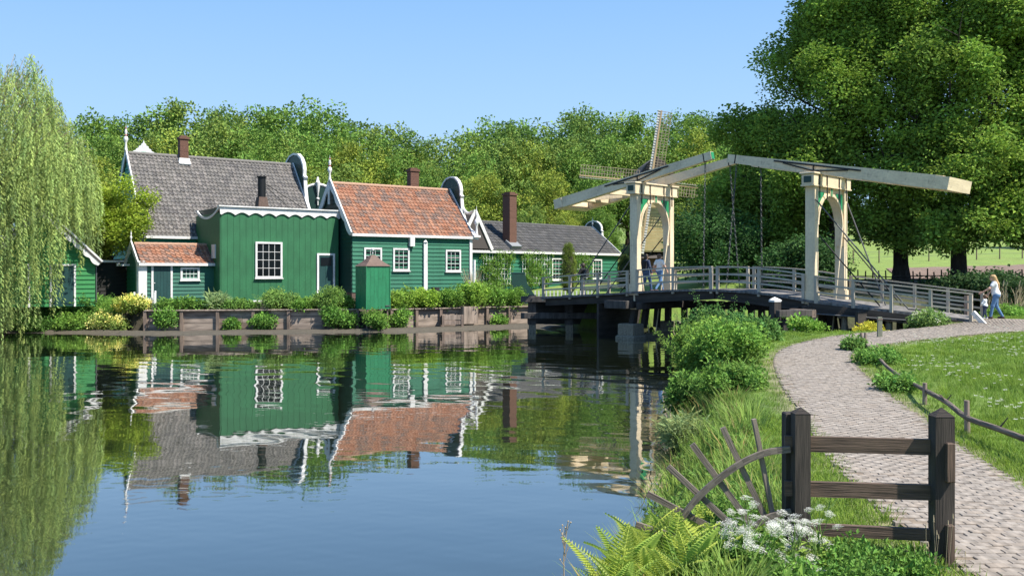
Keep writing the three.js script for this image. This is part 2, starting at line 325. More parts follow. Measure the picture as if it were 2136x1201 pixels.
function windowUnit(parent, x, y, w, h, z, cols, rows, o = {}) { // frame, panes, bars; x,y is the centre
  const f = .11, g = [box(w, f, .09, x, y + h / 2 - f / 2, z), box(w, f, .09, x, y - h / 2 + f / 2, z), box(f, h - 2 * f, .09, x - w / 2 + f / 2, y, z), box(f, h - 2 * f, .09, x + w / 2 - f / 2, y, z), box(w + .1, .05, .16, x, y - h / 2 - .028, z + .02)];
  const win = mesh('window', g, M.white, parent); const iw = w - 2 * f, ih = h - 2 * f, bars = [];
  for (let i = 1; i < cols; i++) bars.push(box(.022, ih, .03, x - iw / 2 + iw * i / cols, y, z - .01));
  for (let j = 1; j < rows; j++) bars.push(box(iw, .026, .034, x, y - ih / 2 + ih * j / rows, z - .01));
  mesh('glazing_bars', bars, o.bars || M.white, win);
  const pg = new THREE.BoxGeometry(iw / cols, ih / rows, .012);
  for (let i = 0; i < cols; i++) for (let j = 0; j < rows; j++) { const p = mesh('pane', pg, M.glass, win); p.position.set(x - iw / 2 + iw * (i + .5) / cols, y - ih / 2 + ih * (j + .5) / rows, z - .025); p.rotation.set(rr(-.012, .012), rr(-.012, .012), 0); }
  return win;
}
function tileGeo(w, l) { // pantile: one wave, with a lower lip
  const n = 6, pos = [], idx = [], uv = []; const prof = t => .034 * Math.sin(t * 6.283 + .6) ;
  for (let r = 0; r < 3; r++) for (let i = 0; i <= n; i++) { const t = i / n; pos.push((t - .5) * w * 1.06, prof(t) + (r === 2 ? -.05 : 0) + (r ? 0.012 : -.012), r === 0 ? 0 : l); uv.push(t * w, r ? l : 0); }
  for (let r = 0; r < 2; r++) for (let i = 0; i < n; i++) { const a = r * (n + 1) + i; idx.push(a, a + n + 1, a + 1, a + 1, a + n + 1, a + n + 2); }
  const g = new THREE.BufferGeometry(); g.setAttribute('position', new THREE.Float32BufferAttribute(pos, 3)); g.setAttribute('uv', new THREE.Float32BufferAttribute(uv, 2)); g.setIndex(idx); const q = g.toNonIndexed(); q.computeVertexNormals(); return q;
}
// tiles on one slope from the ridge (yR,zR) to the eave (yE,zE); the first `own` of them are pieces of their own
function tiles(parent, x0, x1, yR, zR, yE, zE, w, l, tones, own = 0) {
  const L = Math.hypot(yE - yR, zE - zR), rows = Math.ceil(L / l), cols = Math.round((x1 - x0) / w), cw = (x1 - x0) / cols, g = tileGeo(cw, l * 1.12);
  const Z = V3(0, (yE - yR) / L, (zE - zR) / L), X = V3(1, 0, 0), Y = Z.clone().cross(X), list = [];
  const mats = own ? tones.map((c, i) => std('tileTone' + Math.round(c[0] * 1e4) + i, c, { map: speck, roughness: .85 })) : null;
  for (let c = 0; c < cols; c++) for (let r = 0; r < rows; r++) {
    const s = L - (rows - r) * l + .02, patch = noise.noise(c * .22, r * .3, x0), t = tones[Math.min(tones.length - 1, Math.max(0, Math.floor((patch * .7 + R()) * tones.length)))];
    const p = V3(x0 + (c + .5) * cw, yR, zR).addScaledVector(Z, Math.max(-.02, s)).addScaledVector(Y, .045 + rr(-.004, .006));
    const m = new THREE.Matrix4().makeBasis(X, Y, Z).multiply(new THREE.Matrix4().makeRotationFromEuler(new THREE.Euler(-.055 + rr(-.014, .014), rr(-.02, .02), rr(-.015, .015)))); m.setPosition(p);
    list.push([m, t]);
  }
  for (const [m, t] of list.slice(0, own)) { const k = mesh('roof_tile', g, mats[tones.indexOf(t)], parent); m.decompose(k.position, k.quaternion, k.scale); }
  const rest = list.slice(own); if (!rest.length) return;
  const im = new THREE.InstancedMesh(g, M.tile, rest.length); im.name = 'roof_tiles'; tag(im, null, null, null, 'stuff'); im.castShadow = im.receiveShadow = true;
  rest.forEach(([m, t], i) => { im.setMatrixAt(i, m); const f = rr(.82, 1.18); im.setColorAt(i, lin(t[0] * f, t[1] * f, t[2] * f)); }); parent.add(im);
}
const GREY = [[.20, .185, .17], [.165, .155, .145], [.225, .205, .19], [.14, .13, .125], [.185, .17, .155]];
const GREYD = [[.11, .108, .108], [.085, .085, .087], [.13, .125, .12], [.10, .097, .095]];
const ORANGE = [[.37, .165, .095], [.32, .14, .08], [.41, .205, .125], [.27, .15, .105], [.36, .195, .135], [.22, .145, .115]];
function shell(parent, len, dep, eave, ridge, mat, o = {}) { // closed walls with gable ends, and a roof slab
  const zr = -dep / 2, g = extrude([[0, 0], [dep, 0], [dep, eave], [dep / 2, ridge - .06], [0, eave]], len - .04);
  g.rotateY(Math.PI / 2); g.translate(.02, 0, 0); mesh('wall', g, mat, parent);
  const ov = o.over ?? .22, sl = (ridge - eave) / (dep / 2), yE = eave - sl * ov, th = .07, slab = [];
  for (const s of [1, -1]) { const a = V3(len / 2, ridge, zr), b = V3(len / 2, yE, zr + s * (dep / 2 + ov)), L = a.distanceTo(b); const b2 = new THREE.BoxGeometry(len + 2 * (o.ext ?? .1), th, L); b2.rotateX(s * Math.atan2(ridge - yE, dep / 2 + ov)); b2.translate(len / 2, (ridge + yE) / 2 - .02, (a.z + b.z) / 2); slab.push(b2); }
  const roof = mesh('roof', slab, M.slab, parent);
  return { roof, zr, yE, zE: ov, sl };
}
// white barge boards along the gable slopes, with a scalloped lower edge
function barge(parent, x, zr, ridge, yE, zF, zB, w, t, waves, name = 'barge_board') {
  for (const [z1, s] of [[zF, 1], [zB, -1]]) {
    const L = Math.hypot(ridge - yE, z1 - zr), pts = [[0, w * .35], [L, w * .35]]; const n = Math.max(1, waves * 8);
    for (let i = n; i >= 0; i--) pts.push([L * i / n, -w * .5 - w * .32 * (waves ? Math.abs(Math.sin(i / n * waves * Math.PI)) : 0)]);
    const g = extrude(pts, t); const ang = Math.atan2(yE - ridge, Math.abs(z1 - zr)); g.rotateZ(ang); g.translate(0, 0, -t / 2); g.rotateY(-Math.PI / 2 * s); g.translate(x, ridge, zr);
    mesh(name, g, M.white, parent);
  }
}
function finial(parent, x, y, z, h, mat, mat2) {
  const pr = [[.0, 0], [.07, 0], [.05, .08], [.03, .3], [.06, .36], [.085, .44], [.06, .52], [.025, .56], [.04, .64], [.055, .7], [.03, .78], [.012, .86], [.0, 1]].map(p => new THREE.Vector2(p[0] * h, p[1] * h));
  const m = mesh('finial', new THREE.LatheGeometry(pr, 10), mat, parent); m.position.set(x, y, z);
  if (mat2) { const r = []; for (let i = 0; i < 4; i++) { const q = new THREE.TorusGeometry(.05 * h * (1 - i * .14), .016 * h, 6, 10); q.rotateX(Math.PI / 2); q.translate(0, h * (.45 + i * .13), 0); r.push(q); } r.forEach(q => mesh('painted_ring', q, mat2, m)); }
  return m;
}
// bell-shaped gable board, standing above the roof: dark green with a white rim
function bell(parent, x, zr, yTop, w, h, t = .12, dark = M.greenDark) {
  const half = [[.5, 0], [.47, .05], [.36, .14], [.29, .24], [.245, .36], [.225, .5], [.215, .62], [.23, .66], [.2, .69], [.205, .76], [.19, .84], [.15, .92], [.085, .98], [0, 1]].map(p => [p[0] * w, (p[1] - 1) * h]);
  const full = half.concat(half.slice(0, -1).reverse().map(p => [-p[0], p[1]]));
  const inn = full.map(([a, b]) => [a * .94, (b + .5 * h) * .97 - .5 * h - .006 * h]);
  const pl = (g, x0) => { g.rotateY(Math.PI / 2); g.translate(x0, yTop, zr); return g; };
  const m = mesh('bell_gable', pl(extrude(full, t), x), dark, parent);
  mesh('white_rim', pl(extrude(full.map(p => [p[0] * 1.02, p[1] + .02]), t + .1, inn), x - .05), M.white, m);
  return m;
}
function chimney(parent, x, y0, z, w, h, d, mat, name = 'chimney') {
  const m = mesh(name, [box(w, h, d, x, y0 + h / 2, z), box(w + .12, .14, d + .12, x, y0 + h + .07, z), box(w * .8, .1, d * .8, x, y0 + h + .19, z)], mat, parent);
  const courses = []; for (let i = 0; i < h / .16; i++) courses.push(box(w + .006, .135, d + .006, x + rr(-.006, .006), y0 + .08 + i * .16, z + rr(-.006, .006))); mesh('brick_course', courses, mat, m);
  return m;
}
// ---- big green house under the grey roof
{
  const b = thing('barn_house', 'large green timber house with a long grey tiled roof, behind the flat-fronted building', 'house', [-21.46, 1.3, -53.2], TH);
  const len = 10.6, dep = 8, s = shell(b, len, dep, 4.1, 9.05, M.greenBarn);
  tiles(s.roof, -.05, len + .05, 9.07, -4, s.yE, s.zE, .245, .31, GREY);
  boards(b, 0, len, .5, 3.95, .0, .24, M.greenBarn);
  boards(b, 0, 0, .4, 8.8, 0, .24, M.greenBarn, -1, y => { const k = y < 4.1 ? 0 : (y - 4.1) / (9.05 - 4.1) * 4; return [-8 + k, -k]; });
  mesh('plinth', box(len + .06, .5, dep + .06, len / 2, .25, -4), M.brickBrown, b);
  mesh('gutter', [box(len + .3, .15, .16, len / 2, s.yE - .06, s.zE + .03)], M.white, b);
  mesh('ridge_tiles', Array.from({ length: 26 }, (_, i) => { const g = new THREE.CylinderGeometry(.13, .14, .42, 8, 1, false); g.rotateZ(Math.PI / 2); g.translate(.2 + i * .405, 9.09, -4); return g; }), std('ridgeGrey', [.2, .185, .17], { map: speck }), s.roof);
  barge(b, -.14, -4, 9.25, s.yE, s.zE + .05, -8 - s.zE - .05, .3, .07, 0);
  barge(b, len + .14, -4, 9.2, s.yE, s.zE + .02, -8 - s.zE, .22, .06, 0);
  finial(b, -.14, 9.2, -4, 1.7, M.white, M.red);
  bell(b, len + .2, -4, 9.9, 8.6, 5.4);
  const ch = chimney(s.roof, 3.3, 8.45, -3.9, .52, 1.75, .52, M.brickRed);
  mesh('flashing', [box(.72, .42, .1, 3.3, 8.7, -3.58, [-.9, 0, 0]), box(.66, .2, .66, 3.3, 8.88, -3.9)], M.white, ch);
}
// ---- ornamental gable behind it
{
  const b = thing('gable_house', 'house behind the grey roof, only its white carved gable crest showing', 'house', [-26.75, 1.4, -66], TH), w = 1.15, hp = 10.05, hs = 8.2;
  mesh('wall', extrude([[-w, 0], [w, 0], [w, hs], [.95, hp], [-.95, hp], [-w, hs]], 2.2).translate(0, 0, -2.2), M.greenTrim, b);
  const sl = Math.atan2(hp - hs, w - .6), L = Math.hypot(hp - hs, w - .6) + .4; for (const s of [1, -1]) mesh('roof', box(L, .12, 2.2, s * (w + .75) / 2, (hp + hs) / 2 + .1, -1.3, [0, 0, -s * sl]), M.slab, b);
  const half = [[.98, 0], [.9, .14], [.74, .2], [.72, .3], [.54, .36], [.5, .48], [.35, .54], [.32, .68], [.18, .73], [.15, .86], [.06, .9], [0, 1.12]], pts = half.concat(half.slice(0, -1).reverse().map(p => [-p[0], p[1]]));
  const c = mesh('gable_crest', extrude(pts, .14).translate(0, hp, 0), M.white, b), a = []; for (let i = 0; i <= 12; i++) { const t = Math.PI * i / 12; a.push([Math.cos(t) * .62, Math.sin(t) * .26]); } mesh('green_arch', extrude(a, .05).translate(0, hp + .01, .14), M.greenTrim, c);
}
// ---- flat-fronted green building
{
  const b = thing('plank_building', 'bright green flat-fronted building of upright planks with a white scalloped cornice', 'building', [-16.45, 1.3, -51.4], TH);
  const len = 7.2, dep = 4.4, h = 5.43;
  mesh('wall', box(len - .08, h - .05, dep - .08, len / 2, h / 2, -dep / 2), M.greenDark, b);
  const n = 20, pw = len / n, pg = [0, 1, 2].map(() => box(pw - .012, h - .1, .05));
  for (let i = 0; i < n; i++) { const p = mesh('plank', pg[i % 3], M.greenBox, b); p.position.set((i + .5) * pw, h / 2 - .02, 0 + (i % 3) * .002); }
  const sg = [0, 1].map(() => box(.05, h - .35, dep / 12 - .01)); for (let i = 0; i < 12; i++) { const p = mesh('side_plank', sg[i % 2], M.greenBox, b); p.position.set(-.03, h / 2 - .17, -(i + .5) * dep / 12); }
  const pts = [[-.1, .1], [len + .12, .1]]; for (let i = 180; i >= 0; i--) { const x = -.06 + (len + .14) * i / 180; pts.push([x, -.36 + .17 * Math.abs(Math.sin(x / .8 * Math.PI))]); }
  const g = extrude(pts, .06); g.translate(0, h - .12, .045); mesh('scalloped_cornice', g, M.white, b);
  mesh('cornice_cap', [box(len + .34, .07, .3, len / 2, h + .02, .05), box(.24, .42, .07, len + .06, h - .18, -.1)], M.white, b);
  const sp = [[0, .12], [.35, .12]]; for (let i = 0; i <= 14; i++) { const t = i / 14; sp.push([.35 + t * (dep - .7), .02 - .42 * Math.sin(t * Math.PI) ** .8]); } sp.push([dep - .35, .08], [dep, .08]);
  for (let i = 14; i >= 0; i--) { const t = i / 14; sp.push([.35 + t * (dep - .7), -.12 - .42 * Math.sin(t * Math.PI) ** .8]); } sp.push([0, -.02]);
  const g2 = extrude(sp, .09); g2.rotateY(Math.PI / 2); g2.translate(-.1, h - .1, 0); mesh('swept_side_cornice', g2, M.white, b);
  windowUnit(b, 2.78, 2.42, 1.62, 2.1, .07, 4, 4);
  const d = mesh('door', [box(.9, 2.5, .06, 6.35, 1.45, .055), box(.06, 2.3, .03, 6.35, 1.4, .085)], M.greenDoor, b);
  mesh('door_frame', [box(.12, 2.8, .1, 5.83, 1.45, .06), box(.12, 2.8, .1, 6.87, 1.45, .06), box(.92, .12, .1, 6.35, 2.79, .06)], M.white, d);
  mesh('door_glass', [box(.7, .5, .02, 6.35, 2.35, .095)], M.glass, d);
  mesh('step', [box(1.3, .42, .5, 6.2, .1, .3)], M.white, b);
  mesh('plinth', box(len + .02, .3, .08, len / 2, -.06, .02), M.white, b);
  mesh('roof', box(len - .2, .05, dep - .2, len / 2, h - .3, -dep / 2), M.lead, b);
  const base = mesh('stove_chimney', [bar(V3(3.35, h - .3, -2.6), V3(3.35, h + .85, -2.6), .78, .78, .5, .5)], M.brickBrown, b);
  mesh('stove_pipe', [rod(V3(3.35, h + .8, -2.6), V3(3.35, h + 2.05, -2.6), .24, .24, 12), rod(V3(3.35, h + 2.05, -2.6), V3(3.35, h + 2.12, -2.6), .3, .3, 12)], M.iron, base);
  mesh('stay_wire', [rod(V3(3.35, h + 1.75, -2.6), V3(5.0, h - .05, -1.6), .022, .022, 5), rod(V3(3.45, h + 1.75, -2.6), V3(6.4, h - .05, -2.2), .022, .022, 5)], M.iron, base);
  mesh('side_window', [box(.08, .8, .6, -.08, 2.9, -1.0)], M.white, b);
}
// ---- small hut with the orange lean-to roof
{
  const b = thing('garden_hut', 'small dark green hut with an orange tiled roof, a door and one small window', 'hut', [-20.45, 1.3, -49.9], TH);
  const len = 4.1, dep = 2.6, s = shell(b, len, dep, 2.3, 3.25, M.greenHut, { over: .16, ext: .02 });
  tiles(s.roof, .05, len, 3.28, -1.3, s.yE, s.zE + .04, .25, .29, ORANGE, 300);
  mesh('ridge_tiles', Array.from({ length: 10 }, (_, i) => { const g = new THREE.CylinderGeometry(.1, .11, .43, 8); g.rotateZ(Math.PI / 2); g.translate(.25 + i * .41, 3.3, -1.3); return g; }), std('ridgeOrange', [.5, .3, .2], { map: speck }), s.roof);
  boards(b, 0, len, .05, 2.2, .0, .215, M.greenHut); boards(b, 0, 0, .05, 3.1, 0, .215, M.greenHut, -1, y => { const k = y < 2.3 ? 0 : (y - 2.3) / .95 * 1.3; return [-2.6 + k, -k]; });
  mesh('corner_post', [box(.44, 2.35, .1, .16, 1.15, .055), box(.1, 2.35, .3, -.055, 1.15, -.13)], M.white, b);
  mesh('gutter', [box(len + .25, .15, .15, len / 2 + .05, s.yE - .04, s.zE + .06)], M.white, b);
  mesh('side_ledge', [box(.6, .12, .9, -.2, 2.12, -2.4), box(.14, .16, .2, -.5, 2.14, -2.7)], M.white, b);
  barge(b, -.12, -1.3, 3.38, s.yE + .02, s.zE + .08, -2.6 - s.zE - .05, .26, .07, 3);
  finial(b, -.12, 3.3, -1.3, .8, M.white);
  const d = mesh('door', [box(.92, 2.05, .06, 1.18, 1.1, .05)], M.greenDoor, b); const dp = [0, 1, 2, 3, 4].map(i => box(.17, 2.03, .02, .82 + i * .18, 1.1, .085)); mesh('door_plank', dp, M.greenDoor, d);
  mesh('door_frame', [box(.11, 2.2, .1, .67, 1.13, .06), box(.11, 2.2, .1, 1.7, 1.13, .06)], M.white, d); mesh('door_knob', new THREE.SphereGeometry(.03, 8, 6).translate(.78, 1.1, .12), M.white, d);
  windowUnit(b, 2.72, 1.62, 1.06, .72, .06, 4, 2);
}
// ---- house under the orange roof
{
  const b = thing('orange_roof_house', 'green weatherboarded house with the large orange pantile roof, in the middle of the row', 'house', [-9.58, 1.3, -54.5], TH);
  const len = 8.5, dep = 5.6, s = shell(b, len, dep, 4.15, 7.2, M.greenHouse, { over: .12 });
  tiles(s.roof, 0, len, 7.22, -2.8, s.yE, s.zE + .03, .25, .3, ORANGE, 300);
  mesh('ridge_tiles', Array.from({ length: 21 }, (_, i) => { const g = new THREE.CylinderGeometry(.12, .13, .42, 8); g.rotateZ(Math.PI / 2); g.translate(.2 + i * .405, 7.26, -2.8); return g; }), M.ridgeOrange, s.roof);
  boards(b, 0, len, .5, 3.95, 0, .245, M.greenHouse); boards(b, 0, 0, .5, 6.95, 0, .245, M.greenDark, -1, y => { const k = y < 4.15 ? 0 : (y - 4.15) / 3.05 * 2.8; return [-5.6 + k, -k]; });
  mesh('plinth', box(len + .06, .5, dep + .06, len / 2, .25, -dep / 2), M.brickBrown, b);
  mesh('gutter', [box(len + .2, .16, .16, len / 2, s.yE - .07, s.zE + .06)], M.white, b);
  mesh('downpipe', [box(.32, .6, .22, 4.0, 3.62, .16), box(.1, 3.1, .1, 5.05, 2.1, .09)], M.white, b);
  mesh('pointed_pilaster', [box(.26, 3.1, .12, 5.0, 2.05, .12), rod(V3(5.0, 3.6, .12), V3(5.0, 3.78, .12), .15, .02, 8)], M.white, b);
  windowUnit(b, 1.35, 2.5, 1.2, 1.4, .07, 3, 3); windowUnit(b, 3.3, 2.5, 1.15, 1.4, .07, 3, 3); windowUnit(b, 7.1, 2.45, 1.15, 1.4, .07, 3, 3);
  barge(b, -.16, -2.8, 7.44, s.yE, s.zE + .08, -5.7, .34, .08, 4); barge(b, len + .12, -2.8, 7.34, s.yE, s.zE + .05, -5.7, .2, .06, 0);
  finial(b, -.16, 7.34, -2.8, 1.7, M.white, M.red); mesh('gable_drop', [box(.08, 1.15, .16, -.22, 6.5, -2.8)], M.white, b);
  bell(b, len + .2, -2.8, 8.2, 6.2, 4.2);
  const sc = new THREE.CatmullRomCurve3([[0, 8.1, -2.3], [0, 6.7, -1.7], [0, 5.9, -1.3], [0, 5.6, -.7], [0, 5.7, -.2]].map(p => V3(len + .3, p[1], p[2])));
  mesh('swan_neck_trim', new THREE.TubeGeometry(sc, 20, .09, 6), M.white, b);
  finial(b, len + .35, 4.1, .15, 2.0, M.white); mesh('corner_bracket', [box(.5, .14, .4, len + .3, 4.05, .15), box(.3, .1, .28, len + .3, 3.9, .12)], M.white, b);
  mesh('corner_post', [box(.2, 3.9, .12, len - .05, 2.05, .06)], M.white, b);
  chimney(s.roof, 6.0, 6.9, -3.2, .62, 1.5, .5, M.brickRed);
  mesh('black_barrel', new THREE.CylinderGeometry(.26, .3, .95, 12).translate(5.35, .3, .75), M.tar, b);
}
// ---- little bell-gabled house between the two big roofs
{
  const b = thing('bell_gable_house', 'dark green round bell gable with white rim, between the grey and orange roofs', 'house', at(662, 568, 64).setY(1.4).toArray(), TH - .35);
  const len = 3.0, dep = 5; mesh('wall', box(len, 5.6, dep, 0, 2.8, -dep / 2), M.greenDark, b);
  const a = []; for (let i = 0; i <= 16; i++) { const t = Math.PI * i / 16; a.push([Math.cos(t) * 1.42, 6.2 + Math.sin(t) * 1.55]); } a.push([-1.6, 6.0], [-1.75, 5.2], [-1.75, 4.2], [1.75, 4.2], [1.75, 5.2], [1.6, 6.0]);
  mesh('bell_gable', extrude(a, .12).translate(0, 0, .02), M.greenDark, b);
  const r = a.slice(0, 17).map(p => V3(p[0] * 1.02, p[1] + .02, .1)); mesh('white_rim', [tube([V3(1.7, 5.3, .1), V3(1.58, 6.0, .1), ...r, V3(-1.58, 6.0, .1), V3(-1.7, 5.3, .1)], .11, 60, 6)], M.white, b);
  mesh('roof', [box(len + .4, .12, dep, 0, 5.66, -dep / 2), box(len * .55, 1.6, dep - .2, 0, 6.4, -dep / 2)], M.slab, b);
  mesh('carved_drop', [rod(V3(0, 7.9, .2), V3(0, 6.9, .2), .2, .04, 7), new THREE.SphereGeometry(.12, 8, 6).translate(0, 6.75, .2), rod(V3(0, 6.75, .2), V3(0, 6.3, .2), .05, .05, 6), rod(V3(0, 7.7, .15), V3(0, 8.3, .1), .2, .05, 7)], M.white, b);
  mesh('window', [box(.62, .07, .06, 0, 5.55, .16), box(.07, 1.0, .06, -.28, 5.05, .16), box(.07, 1.0, .06, .28, 5.05, .16)], M.white, b);
}
// ---- long low house with the dark roof
{
  const b = thing('low_house', 'long low house with dark grey tiles, tall brick chimney and vine-covered trellis', 'house', [-3.2, 1.5, -62.5], .807);
  const len = 17.2, dep = 5.4, s = shell(b, len, dep, 3.15, 5.2, M.greenHouse, { over: .2 });
  tiles(s.roof, 0, len, 5.22, -2.7, s.yE, s.zE, .27, .36, GREYD);
  boards(b, 0, len, .3, 3.0, 0, .26, M.greenHouse);
  mesh('gutter', [box(len + .2, .16, .16, len / 2, s.yE - .05, s.zE + .04)], M.white, b);
  mesh('ridge_tiles', Array.from({ length: 42 }, (_, i) => { const g = new THREE.CylinderGeometry(.12, .13, .42, 7); g.rotateZ(Math.PI / 2); g.translate(.2 + i * .405, 5.24, -2.7); return g; }), std('ridgeDark', [.1, .1, .1], { map: speck }), s.roof);
  const ch = chimney(b, 4.95, 2.9, -.55, .72, 4.2, .72, M.brickRed); mesh('flashing', box(1.05, .3, .8, 4.95, 3.5, -.2, [.6, 0, 0]), M.lead, ch);
  windowUnit(b, 9.55, 1.75, 1.3, 1.7, .07, 3, 4); windowUnit(b, 14.4, 1.75, 1.2, 1.6, .07, 3, 4);
  barge(b, -.1, -2.7, 5.3, s.yE, s.zE + .05, -5.6, .26, .06, 0); barge(b, len + .1, -2.7, 5.3, s.yE, s.zE + .05, -5.6, .26, .06, 0);
  const tr = []; for (const [x0, x1] of [[1.6, 4.3], [5.6, 8.6], [10.6, 13.4]]) { const tr1 = []; for (let x = x0; x <= x1; x += .3) tr1.push(box(.035, 2.3, .03, x, 1.7, .14)); for (let y = .7; y <= 2.8; y += .35) tr1.push(box(x1 - x0, .035, .03, (x0 + x1) / 2, y, .17)); tr.push(merge(tr1)); }
  tr.forEach(g => mesh('trellis', g, M.white, b));
  // cross gable at its left end
  const cg = mesh('cross_gable', [extrude([[-1.55, 0], [1.55, 0], [0, 2.5]], 2.6).translate(0.6, 3.15, -2.3)], M.slab, b);
  const sl = Math.atan2(2.5, 1.55); mesh('barge_board', [box(3.15, .24, .08, 1.42, 4.42, .36, [0, 0, -sl]), box(3.15, .24, .08, -.22, 4.42, .36, [0, 0, sl])], M.white, cg);
  finial(b, len + .1, 5.2, -2.7, 1.0, M.white); bell(b, len + .16, -2.7, 5.85, 4.4, 2.7, .1);
}
// ---- shed under the willow, gable to the water
{
  const p = at(197, 620, 46.9); const b = thing('willow_shed', 'green shed with a white-edged gable and a door, half hidden by the willow', 'shed', [p.x - 4.9 * Math.cos(.42), 1.25, p.z + 4.9 * Math.sin(.42)], .42);
  const w = 4.9, h = 2.45, pk = 4.9, dep = 6; let g = extrude([[0, 0], [w, 0], [w, h], [w / 2, pk], [0, h]], dep); g.translate(0, 0, -dep); mesh('wall', g, M.greenShed, b);
  boards(b, 0, 0, .02, pk - .1, 0, .23, M.greenShed, 0, y => { const k = y < h ? 0 : (y - h) / (pk - h) * w / 2; return [k, w - k]; });
  boards(b, 0, 0, .02, h, w, .23, M.greenShed, 1, () => [-dep, 0]);
  const sl = Math.atan2(pk - h, w / 2), L = Math.hypot(pk - h, w / 2) + .35; const slab = [1, -1].map(s => { const q = new THREE.BoxGeometry(L, .1, dep + .5); q.translate(L / 2, .06, -dep / 2 + .1); q.rotateZ(-sl); if (s < 0) q.scale(-1, 1, 1); q.translate(w / 2, pk, 0); if (s < 0) { const ix = q.index.array; for (let i = 0; i < ix.length; i += 3) { const t = ix[i]; ix[i] = ix[i + 1]; ix[i + 1] = t; } q.computeVertexNormals(); } return q; });
  mesh('roof', slab, M.slab, b);
  for (const s of [1, -1]) { const pts = [[0, .2], [L, .2]]; for (let i = 60; i >= 0; i--) pts.push([L * i / 60, -.14 - .09 * Math.abs(Math.sin(i / 60 * Math.PI * 7))]); const q = extrude(pts, .07); q.rotateZ(-sl); if (s < 0) { q.rotateY(Math.PI); q.translate(0, 0, .07); } q.translate(w / 2, pk, .26); mesh('barge_board', q, M.white, b); }
  const d = mesh('door', [box(1.02, 2.0, .06, 3.42, 1.05, .05)], M.greenDoor, b); mesh('door_frame', [box(.09, 2.1, .1, 2.87, 1.07, .06), box(.09, 2.1, .1, 3.97, 1.07, .06), box(1.2, .09, .1, 3.42, 2.13, .06)], M.white, d); mesh('door_latch', box(.16, .05, .05, 3.03, 1.0, .12), M.ironGrey, d);
  mesh('white_post', [box(.1, 2.2, .1, 1.9, 1.1, .2)], M.white, b); mesh('downpipe', [rod(V3(w + .06, .1, .02), V3(w + .06, 2.1, .02), .035)], M.ironGrey, b);
}
{
  const b = thing('tarred_shed', 'low black tarred shed in the shade behind the linden trunk', 'shed', at(196, 600, 51.5).setY(1.25).toArray(), TH);
  mesh('wall', [box(3.6, 2.35, 3, 1.4, 1.15, -1.5)], M.tar, b); boards(b, -.4, 3.2, .02, 2.3, 0, .24, M.tar); mesh('roof', [box(3.9, .1, 3.4, 1.4, 2.42, -1.5, [.05, 0, 0])], M.slab, b); mesh('roof_edge', [box(3.9, .12, .06, 1.4, 2.38, .2)], M.white, b);
}
// ---- privy on stilts over the water
{
  const p = at(763, 645, 46.3), b = thing('privy', 'tall narrow green privy with a pointed brown roof, on stilts over the water', 'privy', [p.x, 0, p.z], TH);
  const w = 1.35, d = 1.15, y0 = 1.12, h = 2.2;
  mesh('wall', box(w - .04, h, d - .04, w / 2, y0 + h / 2, -d / 2), M.greenDark, b);
  for (let i = 0; i < 6; i++) mesh('plank', box(w / 6 - .008, h, .035, (i + .5) * w / 6, y0 + h / 2, .005 + (i % 2) * .003), M.greenPrivy, b);
  for (let i = 0; i < 5; i++) mesh('side_plank', box(.035, h, d / 5 - .008, -.005, y0 + h / 2, -(i + .5) * d / 5), M.greenPrivy, b);
  mesh('corner_strip', [box(.05, h + .02, .05, .0, y0 + h / 2, .03), box(.05, h + .02, .05, w, y0 + h / 2, .03)], M.greenPrivy, b);
  const prof = [[1.0, 0], [.9, .06], [.62, .25], [.36, .5], [.2, .68], [.1, .74], [0, .76]].map(q => new THREE.Vector2(q[0], q[1])); const rg = new THREE.LatheGeometry(prof, 4, Math.PI / 4).toNonIndexed(); rg.scale(w * .78, .78, d * .8); rg.computeVertexNormals();
  mesh('roof', rg.translate(w / 2, y0 + h, -d / 2), M.copperRoof, b);
  finial(b, w / 2, y0 + h + .52, -d / 2, .36, M.white); mesh('finial_ball', new THREE.SphereGeometry(.09, 10, 8).translate(w / 2, y0 + h + .86, -d / 2), M.white, b);
  for (const [x, z] of [[.08, -.05], [w * .62, .0], [w - .08, -.1], [.1, -d], [w - .1, -d]]) mesh('stilt', rod(V3(x, -.6, z), V3(x, y0, z), .055), M.oldWoodC, b);
  mesh('hinge', box(.24, .05, .03, w - .14, y0 + .16, .05), M.ironGrey, b);
}

